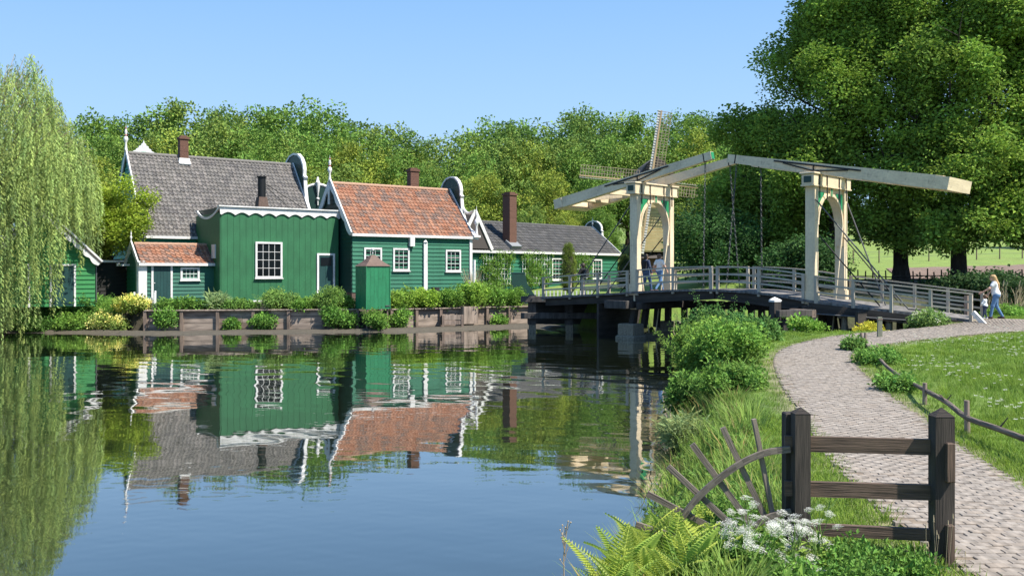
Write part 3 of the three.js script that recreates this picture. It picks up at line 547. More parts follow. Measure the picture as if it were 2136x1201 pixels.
// ---------------------------------------------------------------- drawbridge
R = mulberry(23);
{
  const O = { X: 9.53, D: 39.2 }, BR = -.764;
  const br = thing('drawbridge', 'cream painted double drawbridge with two arched portals, balance beams and chains', 'drawbridge', [O.X, 0, -O.D], BR);
  const cb = Math.cos(BR), sb = Math.sin(BR);
  const L = (X, D, y = 0) => { const dx = X - O.X, dz = -D + O.D; return V3(dx * cb - dz * sb, y, dx * sb + dz * cb); }; // place -> bridge frame
  const deckY = x => x < -4.2 ? lerp(2.13, 1.78, (-4.2 - x) / 5.5) : x < 4.2 ? 2.29 - .16 * (x < 0 ? (x / 4.2) ** 2 : 2.25 * (x / 4.2) ** 2) : 1.93;
  // portals
  const PW = 1.32;
  const portal = (px, label) => {
    const y0 = deckY(px), top = y0 + 4.9; const g = new THREE.Group(); g.name = 'portal'; g.position.set(px, 0, 0); br.add(g);
    for (const s of [1, -1]) mesh('post', [cbox(.39, 4.45 + .8, .30, .012, 0, y0 + 2.225 - .4, s * PW)], M.cream, g);
    mesh('header', [cbox(.5, .42, 3.35, .02, 0, top - .24, 0), cbox(.62, .07, 3.5, .015, 0, top + .0, 0), box(.56, .05, 3.4, 0, top - .47, 0)], M.cream, g);
    const ins = PW - .15, yT = y0 + 4.1, sp = yT - ins, shape = [];
    const pts = [[-ins, y0 + .1], [-ins + .0, y0 + .1]];
    const s2 = new THREE.Shape(); s2.moveTo(-ins, yT + .36); s2.lineTo(ins, yT + .36); s2.lineTo(ins, sp - .8); s2.lineTo(ins - .12, sp - .8); const ri = ins - .12;
    for (let i = 0; i <= 24; i++) { const t = Math.PI * i / 24; s2.lineTo(Math.cos(t) * ri, sp + Math.sin(t) * (ins - .02)); } s2.lineTo(-ri, sp - .8); s2.lineTo(-ins, sp - .8); s2.closePath();
    const a = new THREE.ExtrudeGeometry(s2, { depth: .26, bevelEnabled: false }); a.translate(0, 0, -.13); a.rotateY(Math.PI / 2); mesh('arch_panel', a, M.cream, g);
    for (const f of [1, -1]) {
      const ring = new THREE.Shape(); for (let i = 0; i <= 24; i++) { const t = Math.PI * i / 24; ring.lineTo(Math.cos(t) * (ri + .1), sp + Math.sin(t) * (ins + .1)); } for (let i = 24; i >= 0; i--) { const t = Math.PI * i / 24; ring.lineTo(Math.cos(t) * (ri + .015), sp + Math.sin(t) * (ins)); }
      const rg = new THREE.ExtrudeGeometry(ring, { depth: .05, bevelEnabled: false }); rg.translate(0, 0, .13); rg.rotateY(f * Math.PI / 2); mesh('arch_moulding', rg, M.cream, g);
      for (const s of [1, -1]) { const q = []; q.push([s * (ins - .05), yT + .12], [s * .52, yT + .12]); for (let i = 0; i <= 8; i++) { const t = 1.08 - i / 8 * .72; q.push([s * Math.cos(t) * (ri + .16), sp + Math.sin(t) * (ins + .16)]); } if (s < 0) q.reverse(); q[0] && 0; const tri = extrude(q, .012); tri.translate(0, 0, .131); tri.rotateY(f * Math.PI / 2); mesh('green_spandrel', tri, M.greenTrim, g); }
      mesh('keystone', [box(.06, .5, .2, f * .17, yT + .22, 0)], M.cream, g); mesh('keystone_panel', [box(.02, .42, .11, f * .205, yT + .2, 0)], M.greenTrim, g);
    }
    for (const s of [1, -1]) mesh('end_panel', box(.3, .24, .03, 0, top - .24, s * 1.685), M.greenDark, g);
    mesh('iron_strap', [1, -1].flatMap(s => [.55, 1.2].map(z => box(.03, .9, .05, .27, top - .5, s * z))), M.iron, g);
    for (const s of [1, -1]) mesh('foot_plate', box(.47, .5, .38, 0, y0 + .1, s * PW), M.cream, g);
    return top;
  };
  const topL = portal(-4.2), topR = portal(4.2);
  // balance beams: pivot on the header, light tip over the leaf, heavy tail over the land
  for (const dir of [1, -1]) { // +1: right portal, tail towards +x
    const px = 4.2 * dir, top = dir > 0 ? topR : topL, py = top + .24, slope = .185;
    const tip = V3(px - dir * 3.8, py + 3.8 * slope, 0), tail = V3(px + dir * 4.75, py - 4.75 * slope - .02, 0);
    for (const z of [1.02, -1.02]) {
      const g = bar(tip.clone().setZ(z), tail.clone().setZ(z), .26, .34, .3, .5); const b = mesh('balance_beam', g, M.cream, br);
      const d = tail.clone().sub(tip).normalize(), pt = t => V3(px, py, z + .17 * Math.sign(z)).addScaledVector(d, t);
      mesh('iron_truss', [bar(pt(-1.7).add(V3(0, .1, 0)), pt(1.9).add(V3(0, .1, 0)), .03, .06), bar(pt(-1.3).add(V3(0, .06, 0)), pt(0).add(V3(0, -.12, 0)), .03, .05), bar(pt(0).add(V3(0, -.12, 0)), pt(1.4).add(V3(0, .06, 0)), .03, .05), bar(pt(0).add(V3(0, .12, 0)), pt(0).add(V3(0, -.2, 0)), .03, .06)], M.iron, b);
      mesh('tip_band', [bar(tip.clone().setZ(z).addScaledVector(d, .34), tip.clone().setZ(z).addScaledVector(d, .39), .275, .36)], M.iron, b);
      mesh('end_cap', [bar(tip.clone().setZ(z).addScaledVector(d, -.02), tip.clone().setZ(z), .22, .3)], M.greenTrim, b);
      // chain from the tip to the leaf
      const c0 = tip.clone().setZ(z).addScaledVector(d, .36).add(V3(0, -.18, 0)), c1 = V3(px - dir * 3.65, deckY(px - dir * 3.65) + .05, z > 0 ? 1.5 : -1.5), n = Math.floor(c0.distanceTo(c1) / .13), links = [];
      for (let i = 0; i < n; i++) { const t = new THREE.TorusGeometry(.05, .014, 4, 7); t.scale(.7, 1.5, 1); t.rotateY(i % 2 * 1.57 + rr(-.2, .2)); const q = c0.clone().lerp(c1, (i + .5) / n); t.translate(q.x, q.y, q.z); links.push(t); }
      mesh('chain', links, M.ironGrey, br);
    }
    const cross = (t, w, h) => { const d = tail.clone().sub(tip).normalize(), c = tail.clone().addScaledVector(d, -t); return box(w, h, 2.06 - .3, c.x, c.y - (t > 1 ? .1 : 0), 0, null); };
    const d = tail.clone().sub(tip).normalize(), ang = Math.atan2(d.y, d.x); const cg = new THREE.BoxGeometry(.5, .46, 2.4); cg.rotateZ(dir > 0 ? ang : ang + Math.PI); cg.translate(tail.x + d.x * .0, tail.y, 0); mesh('counterweight', cg, M.cream, br);
    mesh('cross_beam', [cross(1.5, .22, .26), cross(2.9, .22, .24), cross(.9, .8, .12)], M.cream, br);
    const ta = V3(tail.x, tail.y, 0).addScaledVector(d, -1.0); mesh('curved_brace', [bar(V3(ta.x, ta.y - .06, .85), V3(ta.x - d.x * 1.4, ta.y - d.y * 1.4 - .1, -.85), .2, .16)], M.cream, br);
    // stays from the posts to the ramp
    for (const z of [PW, -PW]) {
      const a = V3(px + dir * .2, top - 1.0, z + .12 * Math.sign(z)), e = dir > 0 ? L(14.9, z > 0 ? 34.2 : 36.2, 1.62) : V3(px - 3.8, 1.9, z * 1.05);
      mesh('stay_rod', [rod(a, e, .028), rod(e, e.clone().add(V3(dir * .5, -.02, 0)), .03)], M.ironGrey, br);
      const e2 = dir > 0 ? L(z > 0 ? 14.0 : 15.4, z > 0 ? 34.6 : 36.0, 1.72) : V3(px - 2.7, 1.95, z * .8); mesh('stay_rod', [rod(V3(px + dir * .2, top - 2.4, z * .85), e2, .026)], M.iron, br);
    }
  }
  // decks: planks laid across; each ramp is a tapering strip
  const strip = (n0, n1, f0, f1, n, y0, y1, w) => { // near and far edges from start to end
    for (let i = 0; i < n; i++) {
      const t0 = i / n, t1 = (i + .93) / n, y = t => typeof y0 === 'function' ? y0(t) : lerp(y0, y1, t), p = (a, b, t) => a.clone().lerp(b, t).setY(y(t));
      const A = p(n0, n1, t0), B = p(n0, n1, t1), C = p(f0, f1, t1), E = p(f0, f1, t0), j = rr(-.004, .004), th = .09;
      const v = [A, B, C, E].map(q => [q.x, q.y + j, q.z]), lo = v.map(q => [q[0], q[1] - th, q[2]]), P = [], q4 = (a, b, c, d) => P.push(...a, ...b, ...c, ...a, ...c, ...d);
      q4(v[0], v[1], v[2], v[3]); q4(lo[3], lo[2], lo[1], lo[0]); q4(lo[0], lo[1], v[1], v[0]); q4(lo[2], lo[3], v[3], v[2]); q4(lo[1], lo[2], v[2], v[1]); q4(lo[3], lo[0], v[0], v[3]);
      const g = new THREE.BufferGeometry(); g.setAttribute('position', new THREE.Float32BufferAttribute(P, 3)); const uv = []; for (let k = 0; k < P.length; k += 3) uv.push(P[k + 2] + i * .37, P[k] + i * .7); g.setAttribute('uv', new THREE.Float32BufferAttribute(uv, 2)); g.computeVertexNormals();
      mesh('deck_plank', g, i % 3 ? M.deckWood : (M.deckWoodB ||= std('deckWoodB', [.19, .18, .17], { map: grainM, roughness: .9 })), br);
    }
  };
  const HW = 1.62, RN0 = V3(4.2, 0, HW), RF0 = V3(4.2, 0, -HW), RN1 = L(16.75, 33.2), RF1 = L(18.3, 35.4), LN1 = V3(-9.7, 0, HW), LF1 = V3(-9.7, 0, -HW);
  strip(V3(-4.2, 0, HW), V3(4.2, 0, HW), V3(-4.2, 0, -HW), V3(4.2, 0, -HW), 40, t => deckY(lerp(-4.2, 4.2, t)));
  strip(RN0, RN1, RF0, RF1, 26, 1.93, 1.27); strip(LN1, V3(-4.2, 0, HW), LF1, V3(-4.2, 0, -HW), 26, 1.78, 2.13);
  // girders under the decks
  const gird = []; for (const z of [-1.4, -.5, .5, 1.4]) { gird.push(bar(V3(-4.1, 1.83, z), V3(-.04, 2.1, z), .16, .42), bar(V3(.04, 2.1, z), V3(4.1, 1.68, z), .16, .42), bar(V3(-9.5, 1.55, z), V3(-4.2, 1.84, z), .16, .36)); const a = RN0.clone().lerp(RF0, (1.4 - z) / 2.8), b = RN1.clone().lerp(RF1, (1.4 - z) / 2.8); gird.push(bar(a.setY(1.66), b.setY(1.02), .16, .34)); }
  mesh('girder', gird, M.darkWood, br);
  // railings
  const rail = (pts, n, ys, ends = 1) => { // pts: start,end on plan; ys(t) deck height
    const P = t => pts[0].clone().lerp(pts[1], t).setY(ys(t));
    for (let i = 0; i <= n; i++) { const p = P(i / n); mesh('rail_post', cbox(.11, 1.12, .11, .008, p.x, p.y + .38, p.z), M.railPaint, br); }
    for (const [h, w, d] of [[.95, .13, .055], [.64, .045, .075], [.34, .045, .075]]) { const seg = [], m = 6; for (let i = 0; i < m; i++) seg.push(bar(P(i / m - (i ? 0 : .012)).add(V3(0, h, 0)), P((i + 1) / m + (i === m - 1 ? .012 : 0)).add(V3(0, h, 0)), w, d)); mesh(h > .9 ? 'handrail' : 'rail', seg, M.railPaint, br); }
  };
  for (const s of [1, -1]) {
    const z = s * (HW - .1);
    rail([V3(-3.95, 0, z), V3(-.15, 0, z)], 2, t => deckY(lerp(-3.95, -.15, t))); rail([V3(.15, 0, z), V3(3.95, 0, z)], 2, t => deckY(lerp(.15, 3.95, t)));
    rail([V3(-9.6, 0, z), V3(-4.5, 0, z)], 3, t => lerp(1.79, 2.11, t));
    const a = s > 0 ? RN0.clone().lerp(RN1, .05) : RF0.clone().lerp(RF1, .05), b = s > 0 ? RN1 : RF1; rail([a, b], 4, t => lerp(1.9, 1.27, t));
  }
  mesh('end_board', [bar(RN1.clone().setY(1.55).add(V3(.1, 0, .1)), RN1.clone().setY(1.1).add(V3(.55, 0, .22)), .1, .16)], M.white, br); mesh('end_post', [box(.13, .9, .13, RF1.x - .5, 1.65, RF1.z + .25)], M.oldWood, br);
  // piers: stone footings in the water, timber trestles on them
  for (const [x, zs] of [[-4.2, [1.3, .45, -.45, -1.3]], [4.2, [1.3, .45, -.45, -1.3]]]) {
    mesh('pier_beam', [cbox(.34, .32, 3.7, .02, x, 1.55, 0), cbox(.3, .3, 3.5, .02, x - Math.sign(x) * .5, 1.5, 0)], M.darkWood, br);
    for (const z of zs) { mesh('trestle_post', bar(V3(x * 1.03, .45, z * 1.12), V3(x, 1.5, z), .24, .24), M.darkWood, br); }
    for (const z of [1.5, -1.5]) { mesh('stone_pier', [cbox(.85, .55, .8, .04, x * 1.03, .42, z), cbox(1.0, .62, .95, .05, x * 1.03, -.14, z)], M.stone, br); }
    mesh('stone_sill', [box(.7, .5, 2.2, x * 1.03, -.05, 0)], M.stone, br);
    mesh('plank_wall', [box(.12, 1.9, 3.3, x + Math.sign(x) * 1.9, .6, 0)], M.darkWood, br);
  }
  mesh('pier_beam_end', [cbox(1.2, .36, .34, .02, -4.75, 1.55, 1.95)], M.fenderWood, br);
  for (const t of [.22, .5, .75]) { const p = RN0.clone().lerp(RN1, t), q = RF0.clone().lerp(RF1, t); for (const k of [.06, .5, .94]) { const c = p.clone().lerp(q, k); mesh('ramp_pile', [rod(V3(c.x, -.4, c.z), V3(c.x, .75, c.z), .2, .18, 9), rod(V3(c.x, .75, c.z), V3(c.x, 1.5 - t * .5, c.z), .13, .12, 8)], M.stone, br); } }
  for (let i = 0; i < 15; i++) mesh('far_trestle_post', box(.3, 1.9, .12, -3.6 + i * .5, .75, -1.75), M.darkWood, br); mesh('far_trestle_rail', [box(7.6, .5, .1, 0, .35, -1.66), box(7.6, .35, .1, 0, 1.5, -1.66)], M.darkWood, br);
  mesh('pipe', [rod(RN0.clone().setY(1.42).add(V3(.2, 0, .12)), RN0.clone().lerp(RN1, .62).setY(1.22).add(V3(0, 0, .12)), .03)], M.ironGrey, br);
}
// ---- timber fender in front of the landing, left of the bridge
{
  const b = thing('timber_fender', 'dark timber fender of three posts and two long beams, left of the bridge', 'fender', [2.75, 0, -45.6], -.03);
  for (const x of [-1.75, .1, 1.85]) { mesh('post', cbox(.4, 1.5, .34, .02, x, 1.12, -.1), M.fenderWood, b); mesh('stone_foot', cbox(.36, .95, .32, .03, x + .02, -.08, -.1), M.stone, b); }
  for (const y of [1.66, .84]) { const k = mesh('beam', cbox(4.65, .3, .26, .02, .02, y, .22), M.fenderWood, b); mesh('bolt', [-1.75, .1, 1.85].map(x => new THREE.CylinderGeometry(.04, .04, .03, 8).rotateX(1.57).translate(x, y, .36)), M.iron, k); }
  mesh('back_wall', [box(4.0, 1.3, .1, .2, .9, -2.9), box(4.3, .12, 3.0, .2, 1.62, -1.5)], M.darkWood, b);
  const pk = []; for (let i = 0; i < 16; i++) pk.push(box(.06, .34, .03, -1.6 + i * .2, 1.86, -2.6)); mesh('low_picket', pk, M.white, b);
}
{
  const p = at(1644, 640, 33.6); const b = thing('timber_fender', 'weathered fender of short piles with white caps beside the right end of the bridge', 'fender', [p.x, 0, p.z], .45);
  for (const [x, z] of [[-.62, 0], [-.12, -.5], [.28, -1.0]]) { mesh('post', cbox(.27, 1.9, .27, .02, x, .98, z), M.darkWood, b); const c = mesh('cap', new THREE.ConeGeometry(.21, .1, 4).rotateY(Math.PI / 4).translate(x, 2.02, z), M.white, b); mesh('cap_block', box(.3, .06, .3, x, 1.95, z), M.white, c); }
  mesh('beam', cbox(1.7, .26, .2, .02, .1, 1.5, .3), M.fenderWood, b); mesh('beam', cbox(1.5, .26, .2, .02, .1, .62, .3), M.fenderWood, b); mesh('beam', cbox(.2, .3, 1.2, .02, .9, 1.47, -.2), M.oldWoodC, b);
  mesh('pile', cbox(.2, 1.5, .2, .02, .86, .6, .12), M.darkWood, b); mesh('pile', cbox(.2, 1.3, .2, .02, -.3, .6, .12), M.darkWood, b); mesh('stone_foot', cbox(.8, .5, .55, .04, .6, .35, .35), M.stone, b);
}
// ---- timber retaining wall in two runs
function quay(label, a, b, bay, top0, top1, names2) {
  const dx = b[0] - a[0], dD = b[1] - a[1], L = Math.hypot(dx, dD), w = thing('retaining_wall', label, 'retaining wall', [a[0], 0, -a[1]], Math.atan2(dD, dx)), n = Math.round(L / bay);
  for (let i = 0; i < n; i++) {
    const x0 = i / n * L, x1 = (i + 1) / n * L, top = lerp(top0, top1, (i + .5) / n); let y = -.3;
    for (const h of [.42, .32, .34, .3]) { const hh = Math.min(h, top - y); if (hh < .05) break; const cut = R() < .3 ? rr(.3, .7) : 1, mats = [M.oldWood, M.oldWoodB, M.oldWoodC, M.oldWoodB];
      for (const [p, q] of cut < 1 ? [[0, cut], [cut, 1]] : [[0, 1]]) mesh('plank', box((x1 - x0) * (q - p) - .012, hh - .012, .07, x0 + (x1 - x0) * (p + q) / 2, y + hh / 2, rr(-.008, .008)), mats[Math.floor(R() * 4)], w); y += hh; }
    mesh('post', cbox(.15, top + .5, .15, .01, x0 + .02, (top - .5) / 2, .1), M.oldWoodC, w);
    mesh('cap_board', cbox(x1 - x0 - .01, .06, .3, .01, (x0 + x1) / 2, top + .03, .06), M.oldWoodB, w);
  }
  mesh('post', cbox(.16, top1 + .5, .16, .01, L, (top1 - .5) / 2, .1), M.oldWoodC, w);
  const bed = mesh('bed_soil', [box(L, .5, 1.4, L / 2, lerp(top0, top1, .5) - .33, -.75)], M.soil, w);
  return w;
}
quay('long grey plank retaining wall in front of the plank building, left of the privy', [-18.35, 45.5], [-8.0, 47.1], 1.72, 1.06, 1.06);
quay('shorter plank retaining wall between the privy and the timber fender', [-6.35, 47.5], [1.0, 51.9], 1.45, 1.04, 1.04);
{ const b = thing('planter', 'grey wooden planter box jutting from the retaining wall right of the privy', 'planter', at(968, 668, 49.2).setY(0).toArray(), .5);
  mesh('side_board', [cbox(.85, .95, .06, .006, .4, .68, 0), cbox(.06, .95, 1.2, .006, -.02, .68, -.6)], M.oldWoodB, b); mesh('side_board', cbox(.06, .95, 1.2, .006, .82, .68, -.6), M.oldWoodC, b); mesh('filling', box(.8, .3, 1.2, .4, .95, -.6), M.soil, b);
  const d = thing('mooring_step', 'low grey wooden step in the water right of the privy', 'step', at(925, 690, 48).setY(0).toArray(), .2);
  mesh('board', cbox(.95, .26, .05, .006, .5, .62, 0), M.oldWoodB, d); mesh('board', cbox(.95, .2, .05, .006, .5, .34, 0), M.oldWood, d); mesh('post', cbox(.12, .9, .12, .01, -.02, .3, 0), M.oldWoodC, d); mesh('post', cbox(.12, .9, .12, .01, 1.0, .3, 0), M.oldWoodC, d); mesh('side_board', cbox(.05, .5, .8, .006, -.02, .45, -.4), M.darkWood, d); }
{ // mud at the foot of the walls
  const pos = [], idx = [], uv = []; const line = [[-26, 46.4], [-19.5, 45.6], [-18.3, 45.1], [-13, 45.9], [-8.2, 46.7], [-6, 47.1], [-3, 48.9], [0, 50.8], [1.6, 51.3], [3.2, 47.9]];
  const c = new THREE.CatmullRomCurve3(line.map(p => V3(p[0], 0, p[1]))), n = 160;
  for (let i = 0; i <= n; i++) { const p = c.getPoint(i / n), t = c.getTangent(i / n); for (let k = 0; k <= 8; k++) { const s = -1.5 + k * .3 * (1), y = .11 - .3 * Math.max(0, (.15 - k / 8 * .9 + .35)) + noise.noise(i * .31, k * .5, 4) * .06 + (i / n > .45 ? .1 : 0) * ss(.15, .6, k / 8); pos.push(p.x + t.z * (.95 + s * -.9) * .55, Math.min(.14, y), -(p.z - t.x * (.95 - s * .9) * .55)); uv.push(i * .12, k * .2); } if (i) for (let k = 0; k < 8; k++) { const a = (i - 1) * 9 + k; idx.push(a, a + 9, a + 1, a + 1, a + 9, a + 10); } }
  const g = new THREE.BufferGeometry(); g.setAttribute('position', new THREE.Float32BufferAttribute(pos, 3)); g.setAttribute('uv', new THREE.Float32BufferAttribute(uv, 2)); g.setIndex(idx); g.computeVertexNormals();
  std('mud', [.10, .085, .062], { map: speck, bumpMap: speck, bumpScale: .03, roughness: .8, side: THREE.DoubleSide }); tag(mesh('mud_bank', g, M.mud), 'strip of grey mud along the foot of the retaining walls', null, null, 'structure');
}
// ---- foreground gate and its fan of bars over the water
{
  const g0 = (px, py) => at(px, py, lerp(7.45, 7.26, (px - 1660) / 305)), base = at(1660, 1120, 7.45), q = (px, py) => g0(px, py).sub(base);
  const gt = thing('gate', 'dark weathered wooden gate frame with a fan of slanting bars reaching over the water', 'gate', base.toArray());
  const cap = (w, h, d, p, parent) => { const c = new THREE.ConeGeometry(.7071, 1, 4, 1).toNonIndexed(); c.rotateY(Math.PI / 4); c.scale(w, h, d); c.computeVertexNormals(); mesh('post_cap', c.translate(p.x, p.y + h / 2, p.z), M.gateWood, parent); };
  const lp = q(1668, 860), lb = q(1668, 1125), lh = lp.y - lb.y + .25; const post1 = mesh('post', [cbox(.125, lh, .13, .01, lp.x + .012, lp.y - lh / 2, 0)], M.gateWood, gt); cap(.13, .05, .135, V3(lp.x + .012, lp.y - .006, 0), post1);
  mesh('back_post', [cbox(.1, lh - .02, .12, .01, lp.x - .035, lp.y - lh / 2 - .01, -.135)], M.gateWood, gt);
  const rp = q(1965, 866), rb = q(1965, 1165), rh = rp.y - rb.y + .3; const post2 = mesh('post', [cbox(.152, rh, .13, .01, rp.x, rp.y - rh / 2, rp.z)], M.gateWood, gt); cap(.157, .07, .135, V3(rp.x, rp.y - .006, rp.z), post2);
  mesh('back_board', [cbox(.05, rh - .2, .1, .006, rp.x + .06, rp.y - rh / 2 - .1, rp.z - .12)], M.gateWood, gt);
  mesh('cleat', [cbox(.06, .31, .05, .008, q(1972, 960).x, q(1972, 960).y, rp.z + .09)], M.gateWoodB, gt); mesh('cleat', [cbox(.055, .32, .05, .008, q(1972, 1130).x, q(1972, 1130).y, rp.z + .09)], M.gateWoodB, gt);
  for (const [a, b, h] of [[[1645, 926], [1950, 934], .125], [[1645, 1020], [1950, 1029], .122], [[1660, 1104], [1950, 1118], .095]]) mesh('rail', [bar(q(...a).add(V3(-.02, 0, -.035)), q(...b).add(V3(0, 0, -.035)), .045, h)], M.gateWoodB, gt);
  const fans = [[[1575, 875], [1613, 1068]], [[1510, 893], [1592, 1066]], [[1446, 928], [1552, 1072]], [[1396, 975], [1530, 1098]], [[1352, 1032], [1535, 1128]], [[1328, 1097], [1518, 1156]]];
  fans.forEach(([a, b], i) => { const A = q(...a), B = q(...b), k = A.clone().sub(B).normalize(); mesh('fan_bar', [bar(B.addScaledVector(k, -.12).add(V3(0, 0, -.03 - i * .004)), A.add(V3(0, 0, -.03 - i * .004)), .035, .048)], M.gateWoodC, gt); });
  const arc = (list, w, h) => { const c = new THREE.CatmullRomCurve3(list.map(p => q(...p))), o = [], n = 22; for (let i = 0; i < n; i++) o.push(bar(c.getPoint(i / n).add(V3(0, 0, .014)), c.getPoint(Math.min(1, (i + 1.03) / n)).add(V3(0, 0, .014)), w, h)); return o; };
  mesh('curved_rail', arc([[1648, 936], [1598, 943], [1545, 966], [1490, 1005], [1447, 1046], [1416, 1090], [1396, 1130]], .04, .05), M.gateWoodC, gt); mesh('curved_rail', arc([[1650, 1066], [1618, 1072], [1590, 1084], [1572, 1098]], .04, .045), M.gateWoodC, gt);
}
// ---- rustic rail along the meadow
{
  const gp = (px, py, D) => at(px, py, D), f = thing('rustic_fence', 'crooked branch rail on short posts along the meadow edge right of the path', 'fence', [9, .9, -20]);
  const rel = v => v.sub(V3(9, .9, -20)), P = [[1790, 708, 26.5], [1822, 728, 22.8], [1850, 768, 19.5], [1890, 790, 17.4], [1932, 812, 15.3], [1975, 840, 13.9], [2023, 868, 12.6], [2080, 894, 11.6], [2136, 917, 10.9], [2230, 950, 10]].map(p => rel(gp(...p)));
  const wob = P.map((p, i) => p.add(V3(rr(-.03, .03), rr(-.025, .025), 0))); const half = 5;
  mesh('rail', [tube(wob.slice(0, half), .038, 40, 7)], std('branch', [.19, .15, .115], { map: barkM, bumpMap: barkM, bumpScale: .02, roughness: 1 }), f); mesh('rail', [tube(wob.slice(half - 1), .04, 40, 7)], M.branch, f);
  for (let i = 0; i < 8; i++) { const p = wob[Math.floor(rr(1, 8))]; mesh('twig', [rod(p.clone(), p.clone().add(V3(rr(-.2, .2), rr(.02, .16), rr(-.1, .1))), .014, .006, 5)], M.branch, f); }
  for (const [px, py, D, h] of [[1800, 694, 25.5, .75], [1807, 694, 25.2, .75], [1826, 720, 22.6, .7], [1932, 799, 15.2, .75], [2023, 836, 12.6, .75], [2190, 930, 10.4, .7]]) { const p = rel(gp(px, py, D)); mesh('post', [rod(V3(p.x, p.y - h, p.z - .04), V3(p.x + rr(-.02, .02), p.y, p.z - .04), .042, .038, 8)], M.oldWood, f); }
  const q = at(1836, 706, 28.2), s = thing('wooden_stake', 'lone pale green weathered stake at the bend of the brick path', 'stake', [q.x, q.y - .1, q.z]); mesh('post', [cbox(.13, .78, .1, .01, 0, .38, 0)], std('paleWood', [.30, .31, .22], { map: grainM }), s); mesh('rope_notch', [box(.15, .04, .12, 0, .7, 0)], M.oldWoodC, s);
}
// ---- white pickets by the hut
{
  const p = at(322, 648, 46.6), f = thing('picket_fence', 'short run of low white pickets beside the hut corner', 'fence', [p.x, 1.0, p.z], .3);
  mesh('post', [cbox(.1, 1.05, .1, .01, .02, .45, 0), new THREE.SphereGeometry(.06, 8, 6).translate(.02, 1.0, 0)], M.white, f); mesh('post', cbox(.09, .95, .09, .01, -.62, .5, -.9), M.white, f); mesh('post', cbox(.09, .95, .09, .01, -1.1, .5, -1.4), M.white, f);
  for (let i = 0; i < 12; i++) { const t = i / 11; mesh('picket', box(.05, .5 + .12 * Math.abs(t - .5), .03, lerp(-.05, -1.1, t), .42, lerp(-.08, -1.4, t)), M.white, f); }
  mesh('rail', [bar(V3(0, .3, -.05), V3(-1.1, .3, -1.4), .04, .06), bar(V3(0, .55, -.05), V3(-1.1, .55, -1.4), .04, .06)], M.white, f);
}
// ---- windmill on the slope behind the bridge
{
  const D = 76, K = D / 108, hub = at(1327, 380, D), gy = height(hub.x + 1.5, D), m = thing('windmill', 'cream boarded post mill with lattice sails standing before the wood behind the bridge', 'windmill', [hub.x + 1.75, gy, hub.z - 1.6], .06); m.scale.setScalar(K);
  const hy = (hub.y - gy) / K, y0 = hy - 8.2, y1 = hy + 1.0;
  std('sailWood', [.5, .36, .2]); std('creamBoard', [.75, .6, .33], { map: paintM, roughness: .6 });
  const w = 3.6, d = 5; mesh('wall', box(w, y1 - y0, d, 0, (y0 + y1) / 2, -d / 2 + 1), M.creamBoard, m);
  for (let i = 0; i < 24; i++) mesh('board', box(w + .03, .31, .06, 0, y0 + .3 + i * .37, 1.03, [.12, 0, 0]), M.creamBoard, m);
  for (let i = 0; i < 13; i++) mesh('side_board', box(.06, y1 - y0, .36, w / 2 + .02, (y0 + y1) / 2, .8 - i * .385), M.creamBoard, m);
  const rf = extrude([[-w / 2 - .3, 0], [w / 2 + .3, 0], [w * .33, 1.3], [0, 2.2], [-w * .33, 1.3]], d + .8); rf.translate(0, y1, 1.3 - d - .3 - .2); mesh('roof', rf, M.slab, m);
  mesh('trestle', [box(.7, y0, .7, 0, y0 / 2, -1.5), bar(V3(-2.6, 0, -1.5), V3(0, y0 - .5, -1.5), .4), bar(V3(2.6, 0, -1.5), V3(0, y0 - .5, -1.5), .4), bar(V3(0, 0, 1.2), V3(0, y0 - .5, -1.5), .4), bar(V3(0, 0, -4.2), V3(0, y0 - .5, -1.5), .4)], M.darkWood, m);
  mesh('base_house', [new THREE.CylinderGeometry(2.6, 2.9, 1.9, 10).translate(0, .95, -1.5)], M.brickRed, m); mesh('base_roof', [new THREE.ConeGeometry(3.2, 1.4, 10).translate(0, 2.6, -1.5)], M.slab, m);
  mesh('windshaft', rod(V3(-.6, hy, .6), V3(-.9, hy, 2.4), .3, .25, 10), M.iron, m);
  const cx = -.85;
  for (let k = 0; k < 4; k++) {
    const a = [.17, 1.80, 3.31, 4.92][k], L = 8.6, dir = V3(-Math.sin(a - .32) , Math.cos(a - .32), 0), side = V3(dir.y, -dir.x, 0);
    const P = (t, s, z = 0) => V3(cx, hy, 2.3 + z).addScaledVector(dir, t).addScaledVector(side, s);
    const sail = mesh('sail_stock', [bar(P(0, 0), P(L, 0), .26, .2, .16, .12)], M.sailWood, m);
    const lat = []; for (let i = 0; i <= 22; i++) { const t = 1.5 + (L - 1.6) * i / 22; lat.push(bar(P(t, -.42, .02), P(t, 1.25, .1), .05, .05)); }
    for (const s of [.42, .84, 1.25]) lat.push(bar(P(1.5, s, .06), P(L - .1, s, .06), .05, .05)); mesh('lattice', lat, std('lattice' + k, [.36, .29, .2]), sail);
    mesh('leading_board', [bar(P(1.5, -.24), P(L, -.24), .36, .03)], M.white, sail);
  }
  mesh('tail_pole', [bar(V3(0, y0 + .5, -d + 1), V3(0, .8, -d - 4), .3, .25)], M.cream, m);
}
